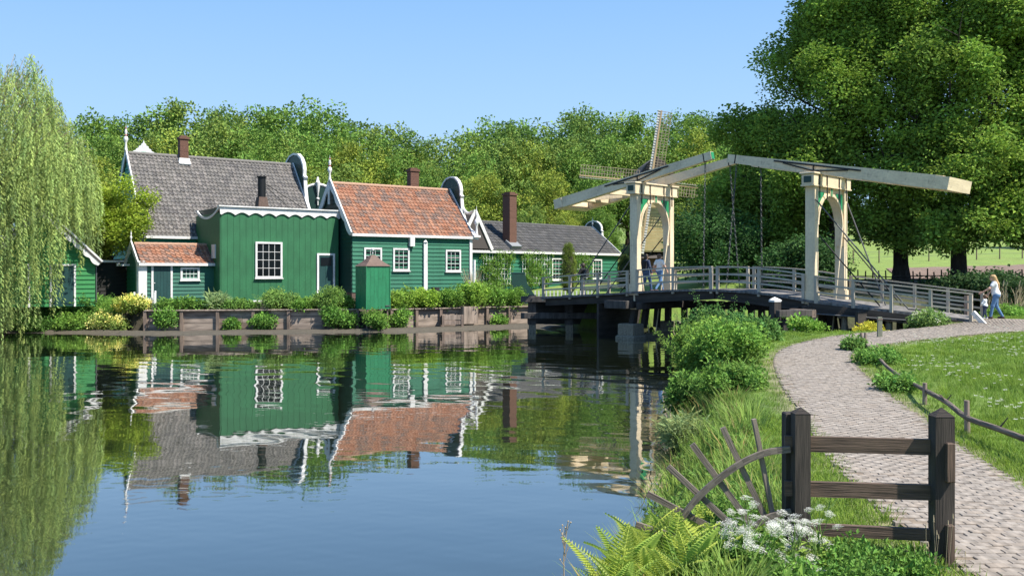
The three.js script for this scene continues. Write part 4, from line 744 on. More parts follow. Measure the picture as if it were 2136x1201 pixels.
// ---- wire fence on the far meadow and a hurdle hedge below it
{
  const f = thing('meadow_fence', 'thin post and wire fence climbing the far meadow behind the oaks', 'fence', [34, height(34, 84), -84]), rel = (x, D, h) => V3(x - 34, height(x, D) - height(34, 84) + h, -D + 84); let prev = null;
  for (let i = 0; i <= 14; i++) { const x = 27 + i * 2.6, D = 78 + i * .9; mesh('post', rod(rel(x, D, -.2), rel(x, D, 1.15), .06, .05, 6), M.oldWoodC, f); if (prev) mesh('wire', [.5, .95].map(h => rod(rel(prev[0], prev[1], h), rel(x, D, h), .012, .012, 4)), M.ironGrey, f); prev = [x, D]; }
  const h = thing('hurdle_fence', 'low dark fence of upright sticks in the shade under the oaks', 'fence', [24, height(24, 53.5), -53.5]);
  for (let i = 0; i < 64; i++) { const x = 14 + i * .42, D = 53.5 + Math.sin(i * .3) * .15, g = height(x, D) - height(24, 53.5); mesh('stick', rod(V3(x - 24, g - .1, -D + 53.5), V3(x - 24 + rr(-.05, .05), g + rr(.85, 1.1), -D + 53.5), .05, .04, 5), M.barkDark, h); if (i % 4 === 0 && i < 60) mesh('woven_rail', [.25, .45, .65].map(k => rod(V3(x - 24, g + k, -D + 53.56), V3(x - 24 + 1.72, height(x + 1.7, D) - height(24, 53.5) + k + rr(-.03, .03), -D + 53.56), .035, .03, 5)), M.barkDark, h); }
}

// ---------------------------------------------------------------- foliage tools
R = mulberry(77);
const rdir = () => { const z = rr(-1, 1), a = rr(0, 6.283), q = Math.sqrt(1 - z * z); return V3(q * Math.cos(a), z, q * Math.sin(a)); };
function leafInto(P, p, d, n, len, wid, fold = .25) { // two triangles, creased on the midrib
  const s = d.clone().cross(n).normalize(), u = s.clone().cross(d).normalize(), m = p.clone().addScaledVector(d, len * .45), l = m.clone().addScaledVector(s, wid / 2).addScaledVector(u, wid * fold), r = m.clone().addScaledVector(s, -wid / 2).addScaledVector(u, wid * fold), t = p.clone().addScaledVector(d, len);
  P.push(p.x, p.y, p.z, l.x, l.y, l.z, t.x, t.y, t.z, p.x, p.y, p.z, t.x, t.y, t.z, r.x, r.y, r.z);
}
function geoOf(P, C) { const g = new THREE.BufferGeometry(); g.setAttribute('position', new THREE.Float32BufferAttribute(P, 3)); if (C) g.setAttribute('color', new THREE.Float32BufferAttribute(C, 3)); g.computeVertexNormals(); return g; }
function clump(n, len, wid, spread, droop = .2, up = .5) { const P = []; for (let i = 0; i < n; i++) { const o = rdir().multiplyScalar(spread * Math.cbrt(R())), d = rdir().addScaledVector(o, 1 / spread).add(V3(0, -droop, 0)).normalize(), nn = rdir().add(V3(0, up * 2, 0)).normalize(); leafInto(P, o, d, nn, len * rr(.7, 1.2), wid * rr(.8, 1.2)); } return geoOf(P); }
function inst(name, geo, mat, list, parent, kind) {
  if (parent !== scene) { // foliage of one plant: one mesh, each clump in its own tone
    const gp = geo.attributes.position.array, gn = geo.attributes.normal.array, N = gp.length, P = new Float32Array(N * list.length), Q = new Float32Array(N * list.length), C = new Float32Array(N * list.length), q = new THREE.Quaternion(), e = new THREE.Euler(), v = V3(0, 0, 0);
    list.forEach(([p, s, c, qq], i) => { if (qq) q.copy(qq); else { e.set(rr(-.5, .5), rr(0, 6.283), rr(-.5, .5)); q.setFromEuler(e); } const o = i * N; for (let k = 0; k < N; k += 3) { v.set(gp[k], gp[k + 1], gp[k + 2]).applyQuaternion(q); P[o + k] = v.x * s + p.x; P[o + k + 1] = v.y * s + p.y; P[o + k + 2] = v.z * s + p.z; v.set(gn[k], gn[k + 1], gn[k + 2]).applyQuaternion(q); Q[o + k] = v.x; Q[o + k + 1] = v.y; Q[o + k + 2] = v.z; C[o + k] = c.r; C[o + k + 1] = c.g; C[o + k + 2] = c.b; } });
    const g = new THREE.BufferGeometry(); g.setAttribute('position', new THREE.BufferAttribute(P, 3)); g.setAttribute('normal', new THREE.BufferAttribute(Q, 3)); g.setAttribute('color', new THREE.BufferAttribute(C, 3)); return mesh(name, g, M.leafC, parent);
  } // list of [position, scale, colour, quaternion?]
  const im = new THREE.InstancedMesh(geo, mat, list.length), q0 = new THREE.Quaternion(), e = new THREE.Euler(), m = new THREE.Matrix4(), sc = V3(1, 1, 1);
  list.forEach(([p, s, c, q], i) => { if (!q) { e.set(rr(-.5, .5), rr(0, 6.283), rr(-.5, .5)); q0.setFromEuler(e); } m.compose(p, q || q0, typeof s === 'number' ? sc.setScalar(s) : s); im.setMatrixAt(i, m); im.setColorAt(i, c); });
  im.name = parent === scene ? numbered(name) : name; im.castShadow = im.receiveShadow = true; if (kind) tag(im, null, null, null, kind); parent.add(im); return im;
}
const GAIN = 1.7; const tone = (c, v = .22) => { c = [c[0] * GAIN, c[1] * GAIN, c[2] * GAIN]; const f = 1 + rr(-v, v), h = rr(-.1, .1); return lin(c[0] * f * (1 + h), c[1] * f, c[2] * f * (1 - h)); };
// points on an uneven crown: each lobe carries smaller lobes, each of those carries leaf clumps
function lobePts(lobes, count, sub = 14, subR = .42, inner = .12) {
  const subs = []; let tot = 0;
  for (const [c, r] of lobes) for (let i = 0; i < sub; i++) { const d = rdir(), k = rr(.62, .95), sr = Math.min(r[0], r[1], r[2]) * subR * rr(.7, 1.25); subs.push([V3(c[0] + d.x * r[0] * k, c[1] + d.y * r[1] * k, c[2] + d.z * r[2] * k), sr, rr(.8, 1.2)]); tot += sr * sr; }
  const out = [];
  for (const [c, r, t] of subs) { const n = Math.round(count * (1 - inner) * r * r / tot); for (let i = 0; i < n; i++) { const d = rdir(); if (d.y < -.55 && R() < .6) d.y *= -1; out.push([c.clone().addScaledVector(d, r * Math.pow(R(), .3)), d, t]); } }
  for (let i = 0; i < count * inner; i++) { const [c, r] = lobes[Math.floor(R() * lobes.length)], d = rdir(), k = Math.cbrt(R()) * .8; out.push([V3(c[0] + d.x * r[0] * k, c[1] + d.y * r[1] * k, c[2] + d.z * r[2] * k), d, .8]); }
  return out;
}
function trunkGeo(h, r, limbs, reach, y0 = .4) { // tapered stem with limbs
  const g = [], pts = [V3(0, -.4, 0), V3(rr(-.1, .1), h * .3, rr(-.1, .1)), V3(rr(-.3, .3), h * .65, rr(-.3, .3)), V3(rr(-.4, .4), h, rr(-.4, .4))];
  const c = new THREE.CatmullRomCurve3(pts), n = 10; for (let i = 0; i < n; i++) g.push(rod(c.getPoint(i / n), c.getPoint((i + 1.04) / n), r * (1 - i / n * .75) * (i ? 1 : 1.35), r * (1 - (i + 1) / n * .75), 8));
  for (let i = 0; i < limbs; i++) { const t = rr(y0, .95), a = c.getPoint(t), az = i * 2.4 + rr(-.4, .4), l = reach * rr(.6, 1), m = a.clone().add(V3(Math.cos(az) * l * .5, l * .28, Math.sin(az) * l * .5)), e = m.clone().add(V3(Math.cos(az + rr(-.4, .4)) * l * .5, l * rr(.15, .5), Math.sin(az + rr(-.4, .4)) * l * .5)), q = r * (1 - t * .7) * .5; g.push(rod(a, m, q, q * .65, 6), rod(m, e, q * .65, q * .2, 6)); for (let k = 0; k < 2; k++) { const f = m.clone().lerp(e, rr(.1, .7)); g.push(rod(f, f.clone().add(rdir().multiplyScalar(l * .3)).add(V3(0, l * .1, 0)), q * .35, q * .1, 5)); } }
  return merge(g);
}
const C_A = clump(14, .235, .15, .46, .25), C_S = clump(15, .15, .09, .3, .2), C_T = clump(16, .15, .095, .28, .1), C_F = clump(18, .09, .048, .2, .1), C_N = clump(16, .24, .04, .28, .0, .2);
function bush(name, label, cat, x, D, w, h, col, o = {}) { // leafy shrub standing on the ground
  const y = o.y ?? height(x, D), t = thing(name, label, cat, [x, y, -D], rr(0, 6), o.group), geo = o.geo || C_S, n = o.n || Math.round(90 * w * h + 60);
  const lobes = []; const k = o.lobes || 4; for (let i = 0; i < k; i++) { const a = i / k * 6.28 + rr(-.4, .4), s = rr(.5, .75); lobes.push([[Math.cos(a) * w * .24, h * rr(.36, .58), Math.sin(a) * w * .22 * (o.deep || 1)], [w * .3 * s * 1.5, h * .44, w * .26 * s * 1.5]]); }
  const st = []; for (let i = 0; i < 6; i++) { const a = rr(0, 6.28); st.push(rod(V3(rr(-.08, .08), -.1, rr(-.08, .08)), V3(Math.cos(a) * w * .3, h * rr(.55, .85), Math.sin(a) * w * .3), .022 * (h + .3), .008, 5)); } mesh('stem', st, M.bark, t);
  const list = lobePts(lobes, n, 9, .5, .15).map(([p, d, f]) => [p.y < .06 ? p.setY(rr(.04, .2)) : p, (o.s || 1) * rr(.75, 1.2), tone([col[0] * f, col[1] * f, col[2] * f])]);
  const sh = o.shoots ?? Math.round(5 + w * 7); for (let i = 0; i < sh; i++) { const a = rr(0, 6.28), q = Math.sqrt(R()) * .48, b0 = V3(Math.cos(a) * q * w, h * rr(.45, .95) * (1 - q * .7), Math.sin(a) * q * w * (o.deep || 1)), d = V3(Math.cos(a) * q * 1.6 + rr(-.2, .2), rr(.5, 1.1), Math.sin(a) * q * 1.6 + rr(-.2, .2)).normalize(), L = h * rr(.25, .6), f = rr(.85, 1.35); for (let k = 0; k < 5; k++) list.push([b0.clone().addScaledVector(d, L * k / 4), (o.s || 1) * rr(.5, .8) * (1 - k * .13), tone([col[0] * f, col[1] * f, col[2] * f])]); }
  inst('foliage', geo, M.leaf, list, t); if (o.flowers) { const fl = lobePts(lobes, o.flowers[0], 9, .55, 0).map(([p, d]) => [p.addScaledVector(d, .06).add(V3(0, .03, 0)), o.flowers[2] || 1, tone(o.flowers[1], .12)]); inst('blossom', C_F, M.leaf, fl, t); } return t;
}
// ---------------------------------------------------------------- trees
const YG = [.135, .20, .026], MG = [.085, .155, .026], DG = [.05, .105, .024], OLV = [.11, .165, .04];
{ // wooded hillside: a few crowns, each used many times
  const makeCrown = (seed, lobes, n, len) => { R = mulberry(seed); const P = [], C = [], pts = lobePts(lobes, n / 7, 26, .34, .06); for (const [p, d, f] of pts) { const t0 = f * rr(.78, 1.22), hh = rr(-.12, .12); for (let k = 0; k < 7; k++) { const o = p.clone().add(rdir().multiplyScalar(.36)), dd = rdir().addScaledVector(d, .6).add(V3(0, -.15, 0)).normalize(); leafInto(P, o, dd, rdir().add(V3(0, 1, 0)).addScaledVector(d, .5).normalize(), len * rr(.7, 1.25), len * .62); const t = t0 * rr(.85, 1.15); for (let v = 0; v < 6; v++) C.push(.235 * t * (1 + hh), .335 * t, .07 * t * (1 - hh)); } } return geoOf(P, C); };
  const crowns = [
    makeCrown(101, [[[0, 9.5, 0], [4.6, 4.6, 4.4]], [[1.6, 6.5, 1], [3.8, 3.2, 3.6]], [[-2, 6.2, .5], [3.6, 3, 3.4]]], 9600, .33),
    makeCrown(102, [[[0, 8.5, 0], [5.0, 5, 4.6]], [[-1, 12, .4], [3, 3, 3]], [[2, 6, 1], [3.4, 3, 3]]], 9600, .34),
    makeCrown(103, [[[0, 7.5, 0], [4.4, 4.4, 4.2]], [[.5, 11.2, 0], [3.2, 3.4, 3.2]], [[-1.5, 5, 1.4], [3, 2.8, 3]]], 9600, .31),
    makeCrown(104, [[[-1.5, 9, 0], [3.6, 4.4, 4]], [[2.2, 8, .8], [3.6, 4, 3.4]], [[.2, 5.4, 1], [4, 3, 3]], [[.6, 12.4, 0], [2.2, 2.6, 2.2]]], 9600, .33)];
  R = mulberry(55); const trunks = [0, 1, 2].map(() => trunkGeo(9, .26, 7, 3.2, .35)), mats = [M.leafV, M.leafV2, M.leafV3, M.leafV4];
  const protos = {}; let k = 0;
  const wood = (px, topY, D, sc, mat, label, group) => {
    const x = (px - CX) / F * D, top = 3 - (topY - HY) / F * D, gy = height(x, D), H = top - gy, v = k++ % 4, s = H / [15.1, 15.7, 15.3, 15.7][v];
    let t; const key = v; if (!protos[key]) { t = new THREE.Group(); mesh('trunk', trunks[v % 3], M.bark, t); mesh('crown', crowns[v], mats[0], t); protos[key] = t; } else t = protos[key].clone();
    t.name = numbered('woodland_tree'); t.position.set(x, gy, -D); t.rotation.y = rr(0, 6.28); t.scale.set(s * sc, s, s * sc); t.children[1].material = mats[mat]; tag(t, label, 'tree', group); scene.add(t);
  };
  const L1 = 'skyline tree of the wood, its top against the sky, ', L2 = ' rounded tree of the wood behind the houses, ', L3 = 'dark tree of the wood behind the bridge and oaks, ';
  const ORD = ('first second third fourth fifth sixth seventh eighth ninth tenth eleventh twelfth thirteenth fourteenth fifteenth sixteenth seventeenth eighteenth nineteenth twentieth').split(' '), ord = i => i < 20 ? ORD[i] : i < 30 ? 'twenty-' + ORD[i - 20] : i < 40 ? 'thirty-' + ORD[i - 30] : ORD[i - 40] + ' beyond fortieth';
  const back = [[150, 236], [200, 232], [262, 229], [318, 222], [366, 207], [414, 196], [462, 205], [512, 197], [556, 212], [600, 210], [650, 195], [700, 212], [748, 230], [796, 242], [842, 258], [884, 275], [936, 256], [985, 250], [1030, 232], [1074, 232], [1120, 238], [1166, 224], [1214, 212], [1262, 215], [1310, 224], [1362, 220], [1412, 212], [1462, 214], [1512, 238], [1560, 250]];
  back.forEach(([px, y], i) => wood(px, y + rr(-5, 5), rr(112, 126), rr(.95, 1.2), [0, 1, 1, 3][i % 4 ^ (i >> 2) % 2] ?? 0, L1 + ord(i) + ' from the left', 'trees of the wooded hillside, back rank'));
  const mid = [[225, 268], [300, 262], [372, 250], [452, 244], [530, 240], [604, 262], [682, 252], [760, 282], [838, 306], [905, 320], [962, 300], [1030, 272], [1100, 282], [1168, 270], [1240, 262], [1316, 280], [1392, 262], [1455, 252], [1520, 276]];
  mid.forEach(([px, y], i) => wood(px, y + rr(-6, 6), rr(97, 106), rr(.85, 1.05), i % 5 === 2 ? 2 : i % 2 ? 0 : 1, ('middle rank' + L2 + ord(i) + ' from the left'), 'trees of the wooded hillside, front ranks'));
  const front = [[232, 318], [300, 330], [420, 320], [500, 296], [570, 306], [640, 336], [712, 326], [800, 342], [880, 360], [950, 372], [1010, 344], [1085, 352], [1150, 342], [1235, 330], [1420, 330], [1480, 318], [1100, 420], [1180, 430], [1260, 425], [960, 420], [1440, 420]];
  const fo = front.map(p => p[0]).sort((a, b) => a - b), dk = () => dark.map(p => p[0]).sort((a, b) => a - b);
  front.forEach(([px, y], i) => wood(px, y + rr(-6, 6), i > 15 ? rr(85, 88) : rr(89, 96), rr(.9, 1.1), [2, 0, 2, 1, 0][i % 5], 'front rank' + L2 + ord(fo.indexOf(px)) + ' from the left', 'trees of the wooded hillside, front ranks'));
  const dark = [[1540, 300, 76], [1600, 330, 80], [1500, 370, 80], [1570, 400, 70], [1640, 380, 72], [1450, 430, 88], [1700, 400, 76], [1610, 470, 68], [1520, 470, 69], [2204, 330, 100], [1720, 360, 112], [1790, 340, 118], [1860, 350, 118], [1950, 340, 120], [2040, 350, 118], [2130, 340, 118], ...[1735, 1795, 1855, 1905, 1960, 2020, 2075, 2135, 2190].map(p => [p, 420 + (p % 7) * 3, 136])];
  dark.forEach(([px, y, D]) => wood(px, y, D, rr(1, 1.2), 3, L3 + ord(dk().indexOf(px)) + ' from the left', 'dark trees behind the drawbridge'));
}
{ // the big oaks on the right
  R = mulberry(9);
  const oak = (label, x, D, H, lobes, n, cut) => {
    const t = thing('oak', label, 'tree', [x, height(x, D), -D], 0); mesh('trunk', trunkGeo(H * .6, .52, 14, H * .22, .38), M.barkDark, t);
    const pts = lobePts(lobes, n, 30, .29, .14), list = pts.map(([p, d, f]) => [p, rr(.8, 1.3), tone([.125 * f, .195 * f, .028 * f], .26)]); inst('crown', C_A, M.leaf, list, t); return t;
  };
  oak('tall dark oak at the left end of the group, its crown highest against the sky', 20.6, 58, 19, [[[-1.2, 11.6, 0], [4.4, 5.2, 4.2]], [[1.5, 14.2, -1], [4, 4, 4]], [[-2.2, 7.2, 1], [3.8, 3.4, 3.6]], [[2.5, 8, 1.5], [4.2, 3.8, 3.6]], [[-.6, 16.2, 0], [2.8, 2.6, 2.8]], [[2.6, 3.6, 2.2], [2.3, 1.6, 2]]], 5979);
  oak('broad oak whose dark trunk stands second from the right behind the ramp railing', 24.4, 57, 22, [[[0, 12, 0], [5.2, 6, 4.6]], [[2.5, 17.2, -.5], [4.6, 4.6, 4.2]], [[-2.4, 17.6, 0], [4, 4, 3.8]], [[2, 6.6, 2], [4.4, 3, 3.6]], [[.6, 3.4, 2.8], [3.2, 1.6, 2.2]]], 6899);
  oak('oak with the thick trunk just left of the woman, leaves hanging low', 26.8, 54.5, 21, [[[1, 12, 0], [5, 6, 4.4]], [[-1, 7, 2.2], [4.2, 2.9, 3.2]], [[3, 16.6, 0], [4.6, 4.4, 4.2]], [[4, 8, 1], [4, 3.4, 3.4]], [[1.6, 4.2, 2.4], [2.2, 1.6, 2]], [[-1.2, 3.3, 2.8], [2.7, 1.5, 2]], [[3.4, 3.4, 2.4], [2.5, 1.6, 2]]], 6899);
  oak('oak at the right edge of the view with a low leafy branch over the field', 33.5, 55, 22, [[[0, 12, 0], [5.6, 6.4, 4.6]], [[-3, 7.4, 1.4], [3.8, 3, 3]], [[-1.4, 17.4, 0], [4.8, 4.4, 4.2]], [[-4.2, 4.3, 2.0], [2.3, 1.0, 1.5]], [[1, 5.6, 1], [3.8, 2.6, 3]], [[-1.6, 4.0, 2.4], [2.5, 1.7, 2]]], 6209);
  oak('dark oak behind the right drawbridge portal, leafy down to the ground', 16.6, 61, 12.5, [[[0, 7.4, 0], [4, 4.2, 3.6]], [[-1, 3.6, 1], [3.6, 2.8, 3]], [[2.4, 4.6, 1], [3.6, 3.2, 3]]], 4140);
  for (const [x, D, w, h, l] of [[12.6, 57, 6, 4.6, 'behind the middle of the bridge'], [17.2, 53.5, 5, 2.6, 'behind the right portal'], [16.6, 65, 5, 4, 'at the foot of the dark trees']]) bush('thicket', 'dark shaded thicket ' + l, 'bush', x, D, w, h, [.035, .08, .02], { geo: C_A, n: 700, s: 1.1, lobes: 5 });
}
{ // weeping willow: long curtains of leaves hung from a dome of limbs
  R = mulberry(41); const cx = -26, cD = 45.2, t = thing('willow', 'large weeping willow trailing its curtains down to the water on the left', 'tree', [cx, .5, -cD]);
  mesh('trunk', trunkGeo(8.5, .6, 12, 3.0, .4), M.bark, t);
  const strand = () => { const P = []; for (let i = 0; i < 26; i++) { const y = -i / 26 * 1.05, a = rr(0, 6.28), p = V3(Math.cos(a) * .03 + rr(-.03, .03), y, Math.sin(a) * .03 + rr(-.03, .03)), d = V3(Math.cos(a) * .55, rr(-1.1, -.45), Math.sin(a) * .55).normalize(); leafInto(P, p, d, V3(Math.cos(a + 1), .4, Math.sin(a + 1)).normalize(), rr(.12, .2), .045, .15); } return geoOf(P); };
  const S = [strand(), strand(), strand()], lists = [[], [], []], twigs = [];
  for (let i = 0; i < 1000; i++) {
    const a = rr(0, 6.283), q = Math.pow(R(), .42), x = Math.cos(a) * q * 4.95, z = Math.sin(a) * q * 5.2, cl = noise.noise(x * .5, z * .5, 3);
    let top = 13.1 * (1 - .40 * Math.pow(q, 2.4)) + cl * 1.5 + rr(-.6, .3); const X = x; let bot = X > 2.9 ? lerp(1.2, 6.0, Math.min(1, (X - 2.9) / 2.0)) + rr(-.7, 1.1) : rr(-.15, 1.0);
    if (cl < -.3 && R() < .75) continue; if (R() < .45) bot = lerp(bot, top, rr(.2, .7)); const f = rr(.68, 1.25) * (1 + cl * .6), sx = rr(-.05, .05), sz = rr(-.05, .05);
    const q3 = new THREE.Quaternion(); let px = x, pz = z; const out = V3(x, 0, z).normalize();
    for (let y = top; y > bot; y -= .92) { const k = (top - y) / 5; q3.setFromEuler(new THREE.Euler(sz + rr(-.07, .07) - (k < .2 ? out.z * .5 : 0), rr(0, 6.28), -sx + rr(-.07, .07))); lists[i % 3].push([V3(px, y, pz), rr(.85, 1.15), tone([.18 * f, .238 * f, .07 * f], .16), q3.clone()]); px += sx + rr(-.03, .03) + (k < .25 ? out.x * .12 : 0); pz += sz + rr(-.03, .03) + (k < .25 ? out.z * .12 : 0); }
    if (i % 3 === 0) twigs.push(rod(V3(x * .55, top * .86, z * .55), V3(x, top, z), .025, .01, 4));
  }
  mesh('branch', twigs, M.dry, t); lists.forEach((l, i) => inst('hanging_foliage', S[i], M.leaf, l, t));
}
{ // linden beside the hut
  R = mulberry(12); const x = (233 - CX) / F * 52.8, t = thing('linden_tree', 'bright green clipped linden tree between the hut and the willow', 'tree', [x, 1.2, -52.8]);
  mesh('trunk', trunkGeo(3.6, .19, 8, 1.6, .55), M.bark, t);
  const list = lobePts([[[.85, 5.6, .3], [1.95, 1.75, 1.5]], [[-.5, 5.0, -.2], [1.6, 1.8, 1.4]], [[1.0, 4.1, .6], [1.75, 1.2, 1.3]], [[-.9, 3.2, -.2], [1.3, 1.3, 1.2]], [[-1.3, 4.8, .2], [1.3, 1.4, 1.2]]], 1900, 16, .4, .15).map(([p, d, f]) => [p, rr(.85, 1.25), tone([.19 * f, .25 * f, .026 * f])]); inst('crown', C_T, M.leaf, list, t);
}
{ // clipped yews
  R = mulberry(13); for (const [px, D, h, r, l, c] of [[1186, 57.5, 3.0, .44, 'columnar clipped yew beside the window of the low house', [.10, .135, .02]], [1303, 66, 2.3, .5, 'darker clipped yew cone just left of the left bridge portal', [.05, .075, .018]]]) {
    const x = (px - CX) / F * D, t = thing('clipped_yew', l, 'shrub', [x, height(x, D), -D]); mesh('stem', rod(V3(0, -.1, 0), V3(0, .5, 0), .09, .07), M.bark, t);
    const L = []; for (let i = 0; i < 620; i++) { const y = Math.pow(R(), .9) * h, q = y / h, rad = r * (q < .12 ? .8 + q * 1.7 : Math.pow(1 - ((q - .12) / .9) ** 3.2, .6)) * rr(.86, 1.02), a = rr(0, 6.28); L.push([V3(Math.cos(a) * rad, y + .1, Math.sin(a) * rad), rr(.6, .85), tone(c)]); } inst('foliage', C_F, M.leaf, L, t); mesh('inner_twigs', new THREE.LatheGeometry([[0, .1], [r * .75, .15], [r * .85, h * .3], [r * .8, h * .65], [r * .45, h * .9], [0, h * .98]].map(p => new THREE.Vector2(...p)), 12), M.barkDark, t);
  }
}
// ---------------------------------------------------------------- shrubs and garden plants
R = mulberry(61);
const xp = (px, D) => (px - CX) / F * D;
bush('bush', 'dense dark green bush on the left bank, nearest the willow curtain', 'bush', xp(120, 46.9), 47.4, 2.6, .85, [.06, .13, .022], {});
bush('bush', 'mid green bush below the shed door on the left bank', 'bush', xp(178, 47), 47.6, 2.2, .9, [.085, .17, .03], {});
bush('bush', 'feathery fennel-like plant amid the left bank bushes', 'bush', xp(228, 46.9), 47.3, 1.3, .85, [.10, .19, .03], { geo: C_N, n: 300, s: .8 });
bush('flowering_bush', 'tall yellow-flowering bush left of the plank wall', 'bush', xp(272, 46.4), 46.5, 1.6, .62, [.15, .20, .035], { flowers: [150, [.62, .56, .16], 1.1] });
bush('flowering_bush', 'low pale yellow flowering plant at the water edge left of the wall', 'bush', xp(226, 46), 46.1, 1.7, .75, [.14, .19, .04], { flowers: [130, [.66, .6, .22], 1.1], y: .02 });
bush('bush', 'low ivy-like bush at the water edge, left of the pale yellow plant', 'bush', xp(158, 46), 46.2, 2.0, .8, [.10, .18, .028], { y: .02 });
bush('bush', 'leafy bush at the foot of the willow by the water', 'bush', xp(70, 46), 46.3, 2.6, .9, [.06, .13, .022], { y: .02 });
bush('bush', 'leafy plant at the far left water edge under the willow', 'bush', xp(8, 46), 46.2, 2.2, .8, [.07, .14, .022], { y: .02 });
const bed = (label, px, D, w, h, c, o = {}) => bush('garden_plant', label, 'plant', xp(px, D), D, w, h, c, { y: 1.02, ...o });
bed('low leafy plants in front of the hut door', 352, 46.8, 1.5, .42, [.09, .17, .028], { geo: C_T });
bed('low leafy plants under the hut window', 392, 46.9, 1.5, .45, [.10, .185, .03], { geo: C_T });
bed('low leafy plants right of the hut, by the corner of the plank building', 436, 46.9, 1.3, .4, [.09, .17, .028], { geo: C_T });
bed('spiky pale agave-like plant at the corner of the plank building', 456, 46.9, .6, .75, [.16, .22, .09], { geo: C_N, n: 60, s: 1.5 });
bed('low leafy edging under the left part of the plank building', 505, 47.0, 1.9, .4, [.085, .16, .028], { geo: C_T });
bed('rounded light green shrub below the four-row window', 582, 47.3, 1.9, .95, [.12, .20, .045], { geo: C_F, n: 420, s: 1.3 });
bed('low leafy edging between the two light green shrubs', 636, 47.2, 1.5, .5, [.095, .18, .028], { geo: C_T });
bed('taller light green shrub in front of the plank building door', 690, 47.4, 1.8, 1.05, [.115, .195, .04], { geo: C_F, n: 420, s: 1.3 });
bed('low leafy plants against the left side of the privy', 722, 47.6, 1.0, .6, [.095, .18, .028], { geo: C_T });
bed('bright green leafy shrub just right of the privy', 838, 48.6, 1.5, .95, [.15, .24, .035], { geo: C_T });
bed('bright green leafy shrub above the second wall bay right of the privy', 884, 49.0, 1.6, .95, [.16, .25, .03], { geo: C_T });
bed('broad leafy plant over the planter box', 938, 49.8, 1.7, .9, [.11, .20, .03], { geo: C_T });
bed('tall lush green shrub behind the planter box', 985, 50.3, 1.7, 1.25, [.15, .245, .035], { geo: C_T });
bed('leafy shrub beside the dry twigs, above the wall', 1030, 51.2, 1.5, 1.05, [.12, .21, .035], { geo: C_T });
bed('leafy shrub at the right end of the retaining wall', 1072, 52.0, 1.4, .95, [.11, .20, .03], { geo: C_T });
for (const [px, D, y, w, h, l] of [[345, 45.4, .35, .9, .75, 'at its left end'], [548, 46.1, .3, 1.0, .5, 'below the four-row window'], [692, 46.5, .3, .7, 1.0, 'trailing from the top near the privy'], [722, 46.7, .2, .9, .7, 'beside the privy stilts'], [482, 45.9, .2, .5, .35, 'a small tuft in its second bay']]) bush('trailing_plant', 'plant on the face of the long plank wall ' + l, 'plant', xp(px, D), D, w, h, [.09, .18, .03], { y, n: 90 });
for (const [px, D, y, w, h, l] of [[785, 46.3, .05, 1.1, .95, 'under the privy'], [830, 47.6, .1, 1.0, 1.05, 'hanging over the first bay of the shorter wall'], [1042, 50.4, .1, .6, .4, 'as a tuft at the foot of the shorter wall']]) bush('trailing_plant', 'green waterside plant growing ' + l, 'plant', xp(px, D), D, w, h, [.10, .19, .03], { y, n: 110 });
{ const x = xp(985, 51.2), t = thing('dry_shrub', 'bare pale twiggy shrub with a white pole in front of the orange-roofed house end', 'shrub', [x, 1.1, -51.2]); const g = []; for (let i = 0; i < 44; i++) { const a = rr(0, 6.28), q = rr(.2, .8), m = V3(Math.cos(a) * q * .5, rr(.9, 1.4), Math.sin(a) * q * .5), e = m.clone().add(V3(Math.cos(a) * q * .4, rr(.5, 1.0), Math.sin(a) * q * .4)); g.push(rod(V3(0, 0, 0), m, .016, .012, 4), rod(m, e, .012, .005, 4)); } mesh('twigs', g, M.dry, t); mesh('pole', rod(V3(.1, 0, .1), V3(.12, 2.6, .1), .09, .08, 8), M.white, t); }
for (const [a, b, l] of [[1.4, 4.5, 'leftmost trellis, beside the tall chimney'], [5.4, 8.7, 'middle trellis, left of the window'], [10.4, 13.6, 'trellis right of the yew']]) { const x0 = -3.2, z0 = -62.5, t = thing('climbing_vine', 'green vine climbing the ' + l + ' on the low house', 'vine', [x0, 1.5, z0], .807); mesh('stem', [rod(V3(lerp(a, b, .3), 0, .25), V3(lerp(a, b, .4), 2.6, .22), .03, .015), rod(V3(lerp(a, b, .7), 0, .25), V3(lerp(a, b, .6), 2.5, .22), .03, .015)], M.bark, t); const L = []; for (let i = 0; i < 210; i++) { const x = rr(a, b), y = rr(.5, 2.9); if (noise.noise(x * 1.3, y * 1.3, 5) < -.18) continue; L.push([V3(x, y, rr(.2, .38)), rr(.7, 1.1), tone([.10, .18, .03])]); } inst('foliage', C_S, M.leaf, L, t); }
{ const b = thing('green_screen', 'dark green sloping board screen left of the timber fender', 'screen', at(1084, 612, 52.6).setY(1.2).toArray(), .3); mesh('board', extrude([[-.5, 0], [1.0, 0], [.95, .4], [.45, 1.15], [.3, 1.75], [-.5, 1.75]], .06), M.greenDark, b); mesh('top_rail', box(.85, .06, .1, -.1, 1.78, .03), M.greenDoor, b); }
